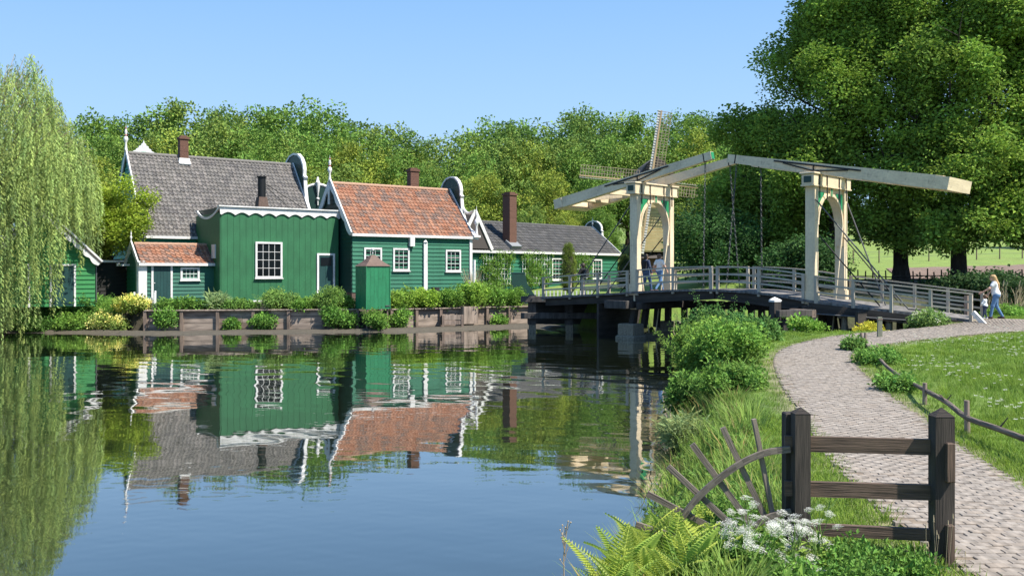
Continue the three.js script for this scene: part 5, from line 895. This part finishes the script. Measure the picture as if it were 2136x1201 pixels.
// right bank
R = mulberry(62);
bush('bush', 'tall bush of small bluish green leaves on the bank below the middle of the bridge', 'bush', xp(1512, 29), 29, 2.4, 2.0, [.07, .145, .035], { n: 900, geo: C_F, s: 1.5 });
bush('bush', 'bush of fine leaves on the bank right of the tall bush, reaching the right fender', 'bush', xp(1588, 27.5), 27.5, .8, .5, [.085, .165, .04], { n: 420, geo: C_F, s: 1.4 });
bush('laurel_bush', 'broad laurel with light tips leaning over the water below the left portal', 'bush', xp(1478, 26.5), 27, 2.3, 1.7, [.115, .19, .032], { n: 620, s: .85 });
bush('laurel_bush', 'glossy laurel in the middle of the bank clump, nearer than the broad one', 'bush', xp(1486, 22.5), 22.5, 1.6, 1.25, [.10, .175, .028], { n: 480, s: .75 });
bush('laurel_bush', 'low laurel at the water edge, nearest the viewer in the bank clump', 'bush', xp(1456, 18.5), 19, 1.0, .75, [.07, .135, .024], { n: 330, s: .7 });
bush('bush', 'mid green leafy bush on the grassy slope left of the path bend', 'bush', xp(1545, 21), 21.5, 1.6, .95, [.105, .19, .03], { n: 380, s: .7 });
bush('bush', 'low leafy bush below the grassy slope, right of the low laurel', 'bush', xp(1525, 17), 17.3, 1.3, .6, [.09, .165, .028], { n: 330, s: .6 });
bush('sedge_tuft', 'arching tuft of grey-green sedge overhanging the water', 'plant', xp(1432, 15.2), 15.6, .75, .45, [.17, .21, .08], { geo: C_N, n: 200, s: .6, y: .05 });
bush('weed_clump', 'bright leafy weeds at the foot of the dark opening under the ramp', 'plant', xp(1715, 29), 30.6, 1.0, .4, [.13, .23, .035], { s: .8 });
bush('weed_clump', 'yellow-leaved weeds beside the stake under the ramp', 'plant', xp(1838, 30.3), 31.2, .95, .45, [.35, .33, .04], { s: .7 });
bush('weed_clump', 'white-flowered weeds along the edge of the ramp, left part', 'plant', xp(1880, 31.5), 32.2, 1.2, .55, [.10, .18, .04], { s: .7, flowers: [30, [.7, .7, .62], .5] });
bush('weed_clump', 'dense grey-green weeds along the edge of the ramp, right part', 'plant', xp(1955, 32.2), 32.8, 1.3, .6, [.12, .19, .05], { s: .7, flowers: [18, [.7, .7, .62], .5] });
bush('weed_clump', 'grassy weeds around the first posts of the rustic fence', 'plant', xp(1836, 21), 21.2, 1.0, .3, [.10, .19, .035], { s: .6 });
bush('weed_clump', 'broad-leaved weeds below the rustic rail, midway along', 'plant', xp(1888, 16.4), 16.8, .8, .26, [.10, .19, .035], { s: .55 });
bush('weed_clump', 'leafy weeds where the rustic fence starts at the path bend', 'plant', xp(1790, 24), 24.2, .6, .3, [.095, .17, .035], { s: .6 });
// shaded bank behind the channel, reeds
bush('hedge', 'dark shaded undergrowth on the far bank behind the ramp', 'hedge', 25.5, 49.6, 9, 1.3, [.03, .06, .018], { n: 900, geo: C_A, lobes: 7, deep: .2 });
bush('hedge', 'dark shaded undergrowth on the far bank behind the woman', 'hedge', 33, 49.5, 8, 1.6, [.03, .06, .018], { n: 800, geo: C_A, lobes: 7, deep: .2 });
{ R = mulberry(63); const t = thing('reed_bed', 'stand of tall pale reeds behind the woman at the right edge', 'reeds', [22.4, .4, -39.6]), g = [], P = []; for (let i = 0; i < 130; i++) { const x = rr(-1.6, 3.4), z = rr(-.7, .7), h = rr(1.2, 2.1), lx = rr(-.15, .15); g.push(rod(V3(x, 0, z), V3(x + lx, h, z), .014, .007, 4)); for (let k = 0; k < 4; k++) leafInto(P, V3(x + lx * .5, h * rr(.3, .9), z), V3(rr(-.5, .5), 1, rr(-.3, .3)).normalize(), rdir(), rr(.35, .6), .025, .1); if (i % 4 === 0) leafInto(P, V3(x + lx, h, z), V3(.3, 1, 0).normalize(), rdir(), .24, .05); } mesh('stem', g, M.dry, t); mesh('leaves', geoOf(P), M.dry, t); bush('weed_clump', 'low bright weeds at the foot of the reeds', 'plant', 21.6, 38.9, 3, .45, [.12, .22, .035], { s: .8, y: 1.0 }); }

// ---------------------------------------------------------------- grass, flowers, ferns
R = mulberry(71);
function tuft(n, h, spread, w) { const P = []; for (let i = 0; i < n; i++) { const a = rr(0, 6.28), q = spread * Math.sqrt(R()), p = V3(Math.cos(a) * q, 0, Math.sin(a) * q), l = V3(Math.cos(a) * rr(0, .5) + rr(-.2, .2), 1, Math.sin(a) * rr(0, .5) + rr(-.2, .2)).normalize(), H = h * rr(.55, 1.1), m = p.clone().addScaledVector(l, H * .55), e = m.clone().addScaledVector(l.clone().add(V3(Math.cos(a) * .6, -.15, Math.sin(a) * .6)).normalize(), H * .5), s = V3(-Math.sin(a), 0, Math.cos(a)).applyAxisAngle(V3(0, 1, 0), rr(-.8, .8)).multiplyScalar(w / 2);
  const A = p.clone().add(s), B = p.clone().sub(s), C = m.clone().addScaledVector(s, .7), E = m.clone().addScaledVector(s, -.7); P.push(...A.toArray(), ...B.toArray(), ...C.toArray(), ...B.toArray(), ...E.toArray(), ...C.toArray(), ...C.toArray(), ...E.toArray(), ...e.toArray()); } return geoOf(P); }
const up = () => new THREE.Quaternion().setFromAxisAngle(V3(0, 1, 0), rr(0, 6.28));
{
  const lawn = tuft(16, .085, .13, .007), tall = tuft(18, .26, .14, .009), far = tuft(14, .16, .2, .018), A = [], B = [], C = [], W = [], Fl = [];
  const inView = (x, D) => D > 5.5 && Math.abs(x) < D * .72 + 1.2;
  const spots = (n, x0, x1, D0, D1, fn) => { for (let i = 0; i < n; i++) { const x = rr(x0, x1), D = lerp(D0, D1, Math.pow(R(), 1.25)); if (inView(x, D)) fn(x, D); } };
  spots(36000, .2, 25, 5.6, 37, (x, D) => {
    const ld = landDist(x, D); if (ld < .45) return; const pd = pathDist(x, D); if (pd < .04 + .1 * noise.noise(x * 2, D * 2, 1)) return;
    const h = height(x, D); if (h < .2) return; const right = x > pathCurve.getPointAt(Math.min(1, Math.max(0, (D - 2) / 60))).x && pd > 0; const meadow = pd > .9 && x > 4.2 + (D - 8) * .12;
    const n1 = noise.noise(x * .6, D * .6, 9), col = tone([.105 + n1 * .025, .165 + n1 * .03, .023], .22);
    const p = V3(x, h - .01, -D); if (D > 20) C.push([p, rr(.5, .95) * (meadow ? 1 : .7), col, up()]); else if (D > 8.3 && (meadow && pd > .7) || D > 8.3 && (!meadow && pd > .9)) B.push([p, rr(.5, 1.1) * (pd > 1.6 ? 1.1 : .8), col, up()]); else A.push([p, rr(.7, 1.4), col, up()]);
  });
  spots(9000, 1, 9, 5.8, 14, (x, D) => { const ld = landDist(x, D); if (ld < .4) return; const pd = pathDist(x, D); if (pd < .03) return; const h = height(x, D); if (h < .2) return; A.push([V3(x, h - .01, -D), rr(.7, 1.5), tone([.115, .175, .024], .25), up()]); });
  spots(7000, .2, 9, 6, 26, (x, D) => { const ld = landDist(x, D), pd = pathDist(x, D); if (ld < .2 || pd < .8 || (D < 8.2 && x > 1.7) || x > pathCurve.getPointAt(Math.min(1, (D - 2) / 56)).x || noise.noise(x * .8, D * .8, 8) < -.1) return; B.push([V3(x, height(x, D) - .02, -D), rr(1, 2.1), R() < .1 ? tone([.2, .15, .06]) : tone([.12, .18, .035], .3), up()]); });
  inst('grass', lawn, M.leaf, A, scene, 'stuff'); scene.children.at(-1).userData.label = 'short mown grass beside the brick path';
  inst('meadow_grass', tall, M.leaf, B, scene, 'stuff'); scene.children.at(-1).userData.label = 'longer grass of the meadow and the bank near the viewer'; inst('distant_grass', far, M.leaf, C, scene, 'stuff'); scene.children.at(-1).userData.label = 'grass of the meadow and verge farther along the path';
  // leafy undergrowth on the bank between the path verge and the water
  spots(15000, .2, 9, 6, 24, (x, D) => { const ld = landDist(x, D), pd = pathDist(x, D); if (ld < .25 || pd < 1.0 + .35 * noise.noise(x, D, 4) || x > pathCurve.getPointAt(Math.min(1, (D - 2) / 56)).x) return; const h = height(x, D); if (R() < .6 && !(D < 8.4 && x > 2.1)) W.push([V3(x, h + rr(.0, .12), -D), rr(.28, .6), tone([.095, .165, .028], .34)]); });
  inst('undergrowth', C_S, M.leaf, W, scene, 'stuff'); scene.children.at(-1).userData.label = 'leafy undergrowth covering the bank beside the water';
  // white flowers in the meadow
  const head = []; for (let i = 0; i < 9; i++) { const a = i * 2.4, q = .05 * Math.sqrt(i / 9); for (let k = 0; k < 3; k++) leafInto(head, V3(Math.cos(a) * q, .33 + rr(-.01, .01), Math.sin(a) * q), V3(Math.cos(a + k * 2.1), .3, Math.sin(a + k * 2.1)).normalize(), V3(0, 1, 0), .022, .016, .05); } const stalkP = []; leafInto(stalkP, V3(0, 0, 0), V3(0, 1, 0), V3(0, 0, 1), .33, .01, 0);
  spots(4200, 5, 18, 9, 29, (x, D) => { const pd = pathDist(x, D); if (pd < .8 || x < 5.6 + (D - 9) * .16) return; if (noise.noise(x * .55, D * .4, 12) + .25 * noise.noise(x * 2, D * 2, 3) < .06) return; Fl.push([V3(x, height(x, D), -D), V3(.62, rr(.7, 1.3), .62).multiplyScalar(rr(.7, 1.1)), lin(.66, .66, .58), up()]); });
  inst('meadow_flowers', geoOf(head), M.leaf, Fl, scene, 'stuff'); scene.children.at(-1).userData.label = 'white cow parsley flowers scattered through the meadow';
}
{ // ferns at the bottom of the picture
  R = mulberry(72);
  const frond = (L, n) => { const P = []; const rp = []; for (let i = 0; i <= n; i++) { const t = i / n; rp.push(V3(0, L * (t * .92 - .18 * t * t), L * .55 * t * t)); } for (let i = 2; i < n; i++) { const t = i / n, w = L * .25 * Math.pow(Math.sin(Math.PI * (t * .82 + .16)), .8) * (1 - t * .35), d0 = rp[i + 1].clone().sub(rp[i - 1]).normalize(); for (const s of [1, -1]) { const d = V3(s, 0, 0).addScaledVector(d0, .42).normalize(), nn = V3(0, 0, 1).addScaledVector(d0, .2).normalize(); leafInto(P, rp[i], d, nn, w, L / n * .92, -.18); } } for (let i = 0; i < n; i++) leafInto(P, rp[i], rp[i + 1].clone().sub(rp[i]).normalize(), V3(0, 0, 1), rp[i].distanceTo(rp[i + 1]) * 1.2, .008, 0); return geoOf(P); };
  const G = [frond(.62, 24), frond(.5, 22), frond(.72, 26)];
  const pl = [[1275, 1247, 7.0], [1317, 1222, 7.1], [1365, 1227, 6.9], [1405, 1202, 7.2], [1440, 1227, 6.8], [1480, 1212, 7.1], [1345, 1172, 7.6], [1400, 1157, 7.7], [1520, 1187, 7.6], [1295, 1262, 6.6], [1455, 1172, 7.8]];
  pl.forEach(([px, py, D], i) => { const p = at(px, py - 8, D), f = thing('fern', 'light green fern with arching fronds in the clump at the bottom of the view', 'fern', [p.x, p.y - .12, p.z], rr(0, 6), 'ferns beside the fan of bars'); const n = 11; for (let k = 0; k < n; k++) { const m = mesh('frond', G[k % 3], (k + i) % 3 ? M.fern : M.fernB, f), a = k / n * 6.28 + rr(-.3, .3), s = rr(.6, 1.0); m.rotation.set(0, a, 0); m.rotateX(rr(-.25, .3)); m.scale.setScalar(s * 1.12); } });
}
{ // cow parsley around the gate
  R = mulberry(73);
  const headG = () => { const P = []; for (let u = 0; u < 11; u++) { const a = u * 2.4, q = .055 * Math.sqrt(u / 11), c = V3(Math.cos(a) * q, .012 - q * q * 6 + rr(-.005, .005), Math.sin(a) * q); for (let k = 0; k < 9; k++) { const b = k * 2.4, o = c.clone().add(V3(Math.cos(b) * .0058 * Math.sqrt(k), rr(-.003, .004), Math.sin(b) * .0058 * Math.sqrt(k))); leafInto(P, o, V3(Math.cos(b), .25, Math.sin(b)).normalize(), V3(0, 1, 0), .0085, .007, .05); } } return geoOf(P); };
  const H = [headG(), headG()], spots = [[1560, 1050], [1535, 1092], [1585, 1090], [1632, 1078], [1655, 1085], [1675, 1108], [1690, 1128], [1610, 1125], [1632, 1140], [1570, 1128], [1712, 1070], [1600, 1160], [1680, 1165], [1550, 1110], [1700, 1190], [1622, 1185], [1640, 1195], [1700, 1100]];
  spots.forEach(([px, py], i) => {
    const D = rr(6.75, 7.3), top = at(px, py - 14, D), gy = Math.max(.25, height(top.x, D)), t = thing('cow_parsley', 'white-flowered cow parsley plant among those at the foot of the gate', 'flower', [top.x + rr(-.05, .05), gy - .02, top.z + rr(-.04, .04)], 0, 'cow parsley at the foot of the gate'), h = Math.max(.18, top.y - gy), st = [], n = 6;
    for (let k = 0; k < n; k++) { const a = rr(0, 6.28), q = k ? rr(.05, .17) : .0, m = V3(rr(-.02, .02), h * rr(.45, .65), rr(-.02, .02)), e = V3(Math.cos(a) * q, h * (k ? rr(.72, 1) : 1), Math.sin(a) * q); st.push(rod(V3(0, 0, 0), m, .005, .004, 4), rod(m, e, .004, .002, 4)); for (let u = 0; u < 5; u++) st.push(rod(e.clone().add(V3(0, -.03, 0)), e.clone().add(V3(Math.cos(u * 1.26) * .04, .004, Math.sin(u * 1.26) * .04)), .0015, .001, 3)); const f = mesh('flower_head', H[k % 2], M.petal, t); f.position.copy(e); f.rotation.set(rr(-.1, .6), rr(0, .5), rr(-.4, .4)); f.scale.setScalar(rr(.6, 1.0)); }
    mesh('stalk', st, M.stalk, t); const P = []; for (let k = 0; k < 26; k++) { const a = rr(0, 6.28); leafInto(P, V3(Math.cos(a) * rr(0, .1), h * rr(.05, .6), Math.sin(a) * rr(0, .1)), V3(Math.cos(a), rr(-.1, .4), Math.sin(a)).normalize(), V3(0, 1, 0), rr(.04, .08), .03); } mesh('leaves', geoOf(P), M.fernB, t);
  });
  // broad-leaved herbs filling the foot of the gate
  for (const [px, py, D, w, h, l] of [[1560, 1165, 7.0, .5, .3, 'under the fan of bars'], [1470, 1190, 6.9, .45, .25, 'between the ferns and the cow parsley'], [1780, 1150, 6.95, .6, .08, 'under the bottom rail of the gate, left part'], [1890, 1165, 6.9, .5, .12, 'at the foot of the right gate post'], [1640, 1200, 6.6, .6, .15, 'at the bottom edge below the left gate post'], [1800, 1200, 6.6, .7, .13, 'at the bottom edge below the gate rails'], [1500, 1110, 8.2, .6, .35, 'behind the fan of bars']]) { const p = at(px, py, D); bush('herb_clump', 'leafy green herbs ' + l, 'plant', p.x, D, w, h, [.085, .165, .028], { geo: C_F, n: 110, s: .5, shoots: 3, y: Math.max(.1, height(p.x, D) - .02) }); }
}
{ // dry stalk over the water, dock stems by the gate
  R = mulberry(74); const p = at(1178, 1215, 8.2), t = thing('dry_stalk', 'dead brown flower stalk standing alone above the water', 'plant', [p.x, -.1, p.z]), g = [], c = V3(.0, 0, 0); g.push(rod(c, V3(-.01, .55, 0), .006, .005, 5), rod(V3(-.01, .55, 0), V3(.03, .85, 0), .005, .003, 5)); for (let i = 0; i < 14; i++) { const b = V3(0, rr(.45, .8), 0), e = b.clone().add(V3(rr(-.06, .07), rr(.06, .16), rr(-.05, .05))); g.push(rod(b, e, .003, .002, 4), new THREE.IcosahedronGeometry(.009, 0).translate(e.x, e.y, e.z)); } mesh('stem', g, M.dry, t);
  const q = thing('grass_stalks', 'thin brown seed stalks beside the right gate post', 'plant', at(1935, 1150, 7.0).setY(.6).toArray()), k = []; for (let i = 0; i < 12; i++) { const x = rr(-.25, .3), h = rr(.25, .55), z = rr(-.15, .15), e = V3(x + rr(-.05, .05), h, z); k.push(rod(V3(x, 0, z), e, .002, .0015, 4), rod(e, e.clone().add(V3(0, .035, 0)), .005, .002, 5)); } mesh('stem', k, M.dry, q);
}
// ---------------------------------------------------------------- people: one continuous figure each, from a smooth field
function surfaceNet(f, lo, hi, cell) {
  const n = [0, 1, 2].map(i => Math.ceil((hi[i] - lo[i]) / cell) + 1), [nx, ny, nz] = n, v = new Float32Array(nx * ny * nz), id = (i, j, k) => i + nx * (j + ny * k);
  for (let k = 0; k < nz; k++) for (let j = 0; j < ny; j++) for (let i = 0; i < nx; i++) v[id(i, j, k)] = f(lo[0] + i * cell, lo[1] + j * cell, lo[2] + k * cell);
  const cellV = new Int32Array(nx * ny * nz).fill(-1), P = [], I = [], E = [[0, 1], [2, 3], [4, 5], [6, 7], [0, 2], [1, 3], [4, 6], [5, 7], [0, 4], [1, 5], [2, 6], [3, 7]];
  for (let k = 0; k < nz - 1; k++) for (let j = 0; j < ny - 1; j++) for (let i = 0; i < nx - 1; i++) {
    const c = []; let m = 0; for (let q = 0; q < 8; q++) { c[q] = v[id(i + (q & 1), j + (q >> 1 & 1), k + (q >> 2))]; if (c[q] < 0) m++; } if (m === 0 || m === 8) continue;
    let x = 0, y = 0, z = 0, t = 0; for (const [a, b] of E) if ((c[a] < 0) !== (c[b] < 0)) { const s = c[a] / (c[a] - c[b]); x += lerp(a & 1, b & 1, s); y += lerp(a >> 1 & 1, b >> 1 & 1, s); z += lerp(a >> 2, b >> 2, s); t++; }
    cellV[id(i, j, k)] = P.length / 3; P.push(lo[0] + (i + x / t) * cell, lo[1] + (j + y / t) * cell, lo[2] + (k + z / t) * cell);
  }
  const quad = (a, b, c, d, fl) => { if (a < 0 || b < 0 || c < 0 || d < 0) return; fl ? I.push(a, b, c, a, c, d) : I.push(a, c, b, a, d, c); };
  for (let k = 1; k < nz - 1; k++) for (let j = 1; j < ny - 1; j++) for (let i = 1; i < nx - 1; i++) {
    const s = v[id(i, j, k)] < 0;
    if (s !== v[id(i + 1, j, k)] < 0) quad(cellV[id(i, j - 1, k - 1)], cellV[id(i, j, k - 1)], cellV[id(i, j, k)], cellV[id(i, j - 1, k)], s);
    if (s !== v[id(i, j + 1, k)] < 0) quad(cellV[id(i - 1, j, k - 1)], cellV[id(i - 1, j, k)], cellV[id(i, j, k)], cellV[id(i, j, k - 1)], s);
    if (s !== v[id(i, j, k + 1)] < 0) quad(cellV[id(i - 1, j - 1, k)], cellV[id(i, j - 1, k)], cellV[id(i, j, k)], cellV[id(i - 1, j, k)], s);
  }
  const g = new THREE.BufferGeometry(); g.setAttribute('position', new THREE.Float32BufferAttribute(P, 3)); g.setIndex(I); g.computeVertexNormals(); g.setAttribute('uv', new THREE.Float32BufferAttribute(P.flatMap((_, i) => i % 3 ? [] : [P[i], P[i + 1]]), 2)); return g;
}
function field(bones, k, grow = 0) { // tapered capsules joined by a smooth minimum
  const B = bones.map(([a, b, r0, r1]) => [a.x, a.y, a.z, b.x - a.x, b.y - a.y, b.z - a.z, r0, r1, Math.max(1e-9, a.distanceToSquared(b))]);
  return (x, y, z) => { let s = 9; for (const [ax, ay, az, dx, dy, dz, r0, r1, L] of B) { const px = x - ax, py = y - ay, pz = z - az, t = Math.min(1, Math.max(0, (px * dx + py * dy + pz * dz) / L)), d = Math.hypot(px - dx * t, py - dy * t, pz - dz * t) - r0 - (r1 - r0) * t; const h = Math.max(0, k - Math.abs(s - d)) / k; s = Math.min(s, d) - h * h * k * .25; } return s - grow; };
}
const net = (bones, k, grow, cell) => { const lo = [9, 9, 9], hi = [-9, -9, -9]; for (const [a, b, r0, r1] of bones) for (const p of [a, b]) ['x', 'y', 'z'].forEach((q, i) => { const r = Math.max(r0, r1) + grow + cell * 2.5; lo[i] = Math.min(lo[i], p[q] - r); hi[i] = Math.max(hi[i], p[q] + r); }); return surfaceNet(field(bones, k, grow), lo, hi, cell); };
std('skin', [.55, .33, .24], { roughness: .6 }); std('hairBlond', [.42, .27, .12], { roughness: .6 }); std('hairDark', [.045, .03, .02], { roughness: .6 }); std('denim', [.10, .20, .36], { roughness: .9 }); std('denimDark', [.06, .11, .22], { roughness: .9 }); std('shirtWhite', [.74, .76, .77], { roughness: .9 }); std('blackCloth', [.016, .016, .018], { roughness: .9 }); std('navy', [.03, .045, .09], { roughness: .9 }); std('shoe', [.06, .03, .03], { roughness: .7 }); std('eyeDark', [.02, .015, .01], { roughness: .2 });
function person(label, pos, ry, s, o) { // joints for a 1.70 m figure, facing +z; left is +x
  const t = thing('person', label, 'person', pos, ry, o.group); t.scale.setScalar(s); const v = V3, lean = o.lean || 0, q = (x, y, z) => { const d = y - .93; return d > 0 ? v(x, .93 + d * Math.cos(lean), z + d * Math.sin(lean)) : v(x, y, z); };
  const child = o.child, hr = child ? 1.32 : 1, neck = q(0, 1.47, -.01), head = q(0, 1.585, .015).add(v(0, child ? .03 : 0, 0)), sh = x => q(x * .165, 1.40, -.01), hip = x => v(x * .085, .91, 0), W = o.wide || 1;
  const kL = o.kneeL || [.095, .49, .03], kR = o.kneeR || [-.095, .49, .03], fL = o.footL || [.1, .07, -.02], fR = o.footR || [-.1, .07, -.02], eL = o.elbL || [.27, 1.12, -.02], eR = o.elbR || [-.27, 1.12, -.02], wL = o.handL || [.29, .87, .05], wR = o.handR || [-.29, .87, .05]; const a3 = p => v(...p);
  const torso = [[q(0, 1.0, 0), q(0, 1.12, .0), .118 * W, .108], [q(0, 1.12, 0), q(0, 1.3, 0), .108, .128], [q(-.1, 1.36, -.005), q(.1, 1.36, -.005), .075, .075], [v(-.05, .94, -.015), v(.05, .94, -.015), .12 * W, .12 * W]];
  const arm = (x, e, w) => [[sh(x), a3(e), .052, .04], [a3(e), a3(w), .04, .026]], leg = (x, k, f) => [[hip(x), a3(k), .088 * W, .055], [a3(k), a3(f), .056, .036]], foot = f => [[v(f[0], .045, f[2] - .03), v(f[0], .035, f[2] + .13), .04, .03]];
  const skull = [[head.clone().add(v(0, .03 * hr, -.012)), head.clone().add(v(0, .03 * hr, .012)), .088 * hr, .085 * hr], [head.clone().add(v(0, -.02, .02)), head.clone().add(v(0, -.055 * hr, .045)), .068 * hr, .045 * hr], [head.clone().add(v(0, .0, .09 * hr)), head.clone().add(v(0, -.018, .104 * hr)), .011, .014], [head.clone().add(v(.083 * hr, .0, 0)), head.clone().add(v(.086 * hr, -.02, 0)), .014, .012], [head.clone().add(v(-.083 * hr, .0, 0)), head.clone().add(v(-.086 * hr, -.02, 0)), .014, .012]];
  const all = [...torso, ...arm(1, eL, wL), ...arm(-1, eR, wR), ...leg(1, kL, fL), ...leg(-1, kR, fR), ...foot(fL), ...foot(fR), [neck.clone().add(v(0, -.05, 0)), head, .05, .05]];
  const parts = [net(all, .05, 0, .015), net(skull, .022, 0, .008)];
  for (const [x, e, w] of [[1, eL, wL], [-1, eR, wR]]) { // hands: palm, four fingers of different length, thumb at the side
    const d = a3(w).sub(a3(e)).normalize(), side = v(0, 0, 1).addScaledVector(d, -d.z).normalize(), nrm = d.clone().cross(side).multiplyScalar(x), P = (a, b, c) => a3(w).addScaledVector(d, a).addScaledVector(side, b).addScaledVector(nrm, c), B = [[P(-.01, -.018, 0), P(.075, -.026, 0), .016, .014], [P(-.01, .018, 0), P(.075, .026, 0), .016, .014], [P(0, 0, 0), P(.075, 0, 0), .017, .014]];
    [[-.03, .062], [-.01, .074], [.011, .07], [.031, .055]].forEach(([b, l], i) => { const point = o.point === x && i === 3; B.push([P(.075, b, 0), P(.075 + l * .5, b * 1.08, point ? 0 : .008), .009, .0085], [P(.075 + l * .5, b * 1.08, point ? 0 : .008), P(.075 + l * (point ? 1.15 : .88), b * 1.1, point ? 0 : .03), .0085, .007]); });
    B.push([P(.012, .026, .004), P(.045, .052, .014), .011, .0095], [P(.045, .052, .014), P(.072, .06, .022), .0095, .008]); parts.push(net(B, .008, 0, .0055));
  }
  mesh('body', parts, M.skin, t);
  mesh('eye', [1, -1].map(x => new THREE.SphereGeometry(.011 * hr, 8, 6).translate(head.x + x * .033 * hr, head.y + .012, head.z + .083 * hr)), M.eyeDark, t); mesh('mouth', box(.04, .007, .006, head.x, head.y - .045 * hr, head.z + .088 * hr), std('lip', [.35, .12, .1]), t);
  const sl = o.sleeve ?? .5, arms = [[1, eL, wL], [-1, eR, wR]].flatMap(([x, e, w]) => sl > 1 ? arm(x, e, w) : [[sh(x), sh(x).lerp(a3(e), sl), .06, .056]]);
  mesh('shirt', net([...torso.slice(0, 3), [v(-.045, .97, -.012), v(.045, .97, -.012), .118 * W, .118 * W], ...arms, [q(0, 1.4, 0), q(0, 1.45, -.01), .06, .055]], .05, .014, .015), o.shirt, t);
  const T = [...leg(1, kL, fL), ...leg(-1, kR, fR)].map(b => [b[0], b[1], b[2], b[3] + .004]); mesh('trousers', net([[v(-.05, .93, -.015), v(.05, .93, -.015), .118 * W, .118 * W], ...T], .045, .009, .014), o.trousers, t);
  for (const f of [fL, fR]) mesh('shoe', net([[v(f[0], .05, f[2] - .035), v(f[0], .04, f[2] + .14), .046, .036]], .02, .006, .012), o.shoes || M.shoe, t);
  const hairB = [[head.clone().add(v(0, .05 * hr, -.03)), head.clone().add(v(0, .05 * hr, .0)), .098 * hr, .092 * hr], [head.clone().add(v(0, .0, -.05)), head.clone().add(v(0, -.04, -.05)), .08 * hr, .07 * hr]]; if (o.long) hairB.push([head.clone().add(v(0, .0, -.06)), q(.0, 1.36, -.11), .085, .075], [q(0, 1.36, -.11), q(.02, 1.17, -.13), .075, .035]);
  mesh('hair', net(hairB, .03, .006, .011), o.hair, t);
  if (o.bag) { const b = mesh('backpack', cbox(.3, .44, .17, .04, 0, q(0, 1.2, 0).y, q(0, 1.2, 0).z - .2), M.blackCloth, t); mesh('strap', [tube([q(.1, 1.0, -.13), q(.13, 1.2, .12), q(.11, 1.43, .06), q(.1, 1.44, -.12)], .018, 16, 6), tube([q(-.1, 1.0, -.13), q(-.13, 1.2, .12), q(-.11, 1.43, .06), q(-.1, 1.44, -.12)], .018, 16, 6)], M.ironGrey, b); }
  return t;
}
{
  const W = at(2079, 667, 34.3), K = at(2056, 665, 34.15), gh = (p, D) => height(p.x, D) + .012;
  person('woman in white top and blue jeans with long fair hair, reaching down to the toddler', [W.x, gh(W, 34.3) - .0, W.z], -1.95, .96, { lean: .16, long: true, hair: M.hairBlond, shirt: M.shirtWhite, trousers: M.denim, wide: 1.12, footL: [.1, .07, .2], kneeL: [.1, .5, .13], footR: [-.12, .09, -.24], kneeR: [-.1, .5, -.02], elbL: [.24, 1.18, .26], handL: [.2, 1.03, .5], elbR: [-.25, 1.14, .1], handR: [-.24, .95, .24], point: 1 });
  person('toddler in white jacket and dark trousers walking in front of the woman', [K.x, gh(K, 34.15), K.z], -2.5, .5, { child: true, sleeve: 2, hair: std('hairBrown', [.12, .07, .04]), shirt: M.shirtWhite, trousers: M.navy, shoes: M.shirtWhite, wide: 1.3, footL: [.1, .07, .08], footR: [-.1, .07, -.08], elbL: [.26, 1.14, .1], handL: [.2, .98, .2], elbR: [-.26, 1.14, .1], handR: [-.2, .98, .2] });
  const m = at(1216, 617, 49.3); person('man in black on the landing left of the bridge, carrying a backpack', [m.x, 1.72, m.z], -2.2, 1.03, { hair: M.hairDark, shirt: M.blackCloth, trousers: M.navy, sleeve: .8, bag: true, elbL: [.26, 1.16, .1], handL: [.16, 1.12, .32], footL: [.1, .07, .1], footR: [-.1, .07, -.1] });
  const a = at(1376, 610, 42.2), b = at(1351, 611, 42.6); person('walker in white shirt and blue jeans crossing the bridge at the left portal', [a.x, 2.13, a.z], 2.2, 1.0, { hair: M.hairBrown, shirt: M.shirtWhite, trousers: M.denim, footL: [.09, .07, .3], kneeL: [.09, .5, .2], footR: [-.09, .12, -.32], kneeR: [-.09, .49, -.02], elbL: [.26, 1.13, -.12], handL: [.27, .92, .02], elbR: [-.26, 1.13, .1], handR: [-.27, .95, .22] });
  person('walker in navy top and jeans just behind the left bridge portal post', [b.x, 2.1, b.z - .4], 2.2, 1.02, { hair: M.hairDark, shirt: M.navy, trousers: M.denimDark, bag: true, sleeve: 2, footL: [.09, .1, -.26], kneeL: [.09, .49, 0], footR: [-.09, .07, .25], kneeR: [-.09, .5, .16] });
}
renderer.render(scene, camera);
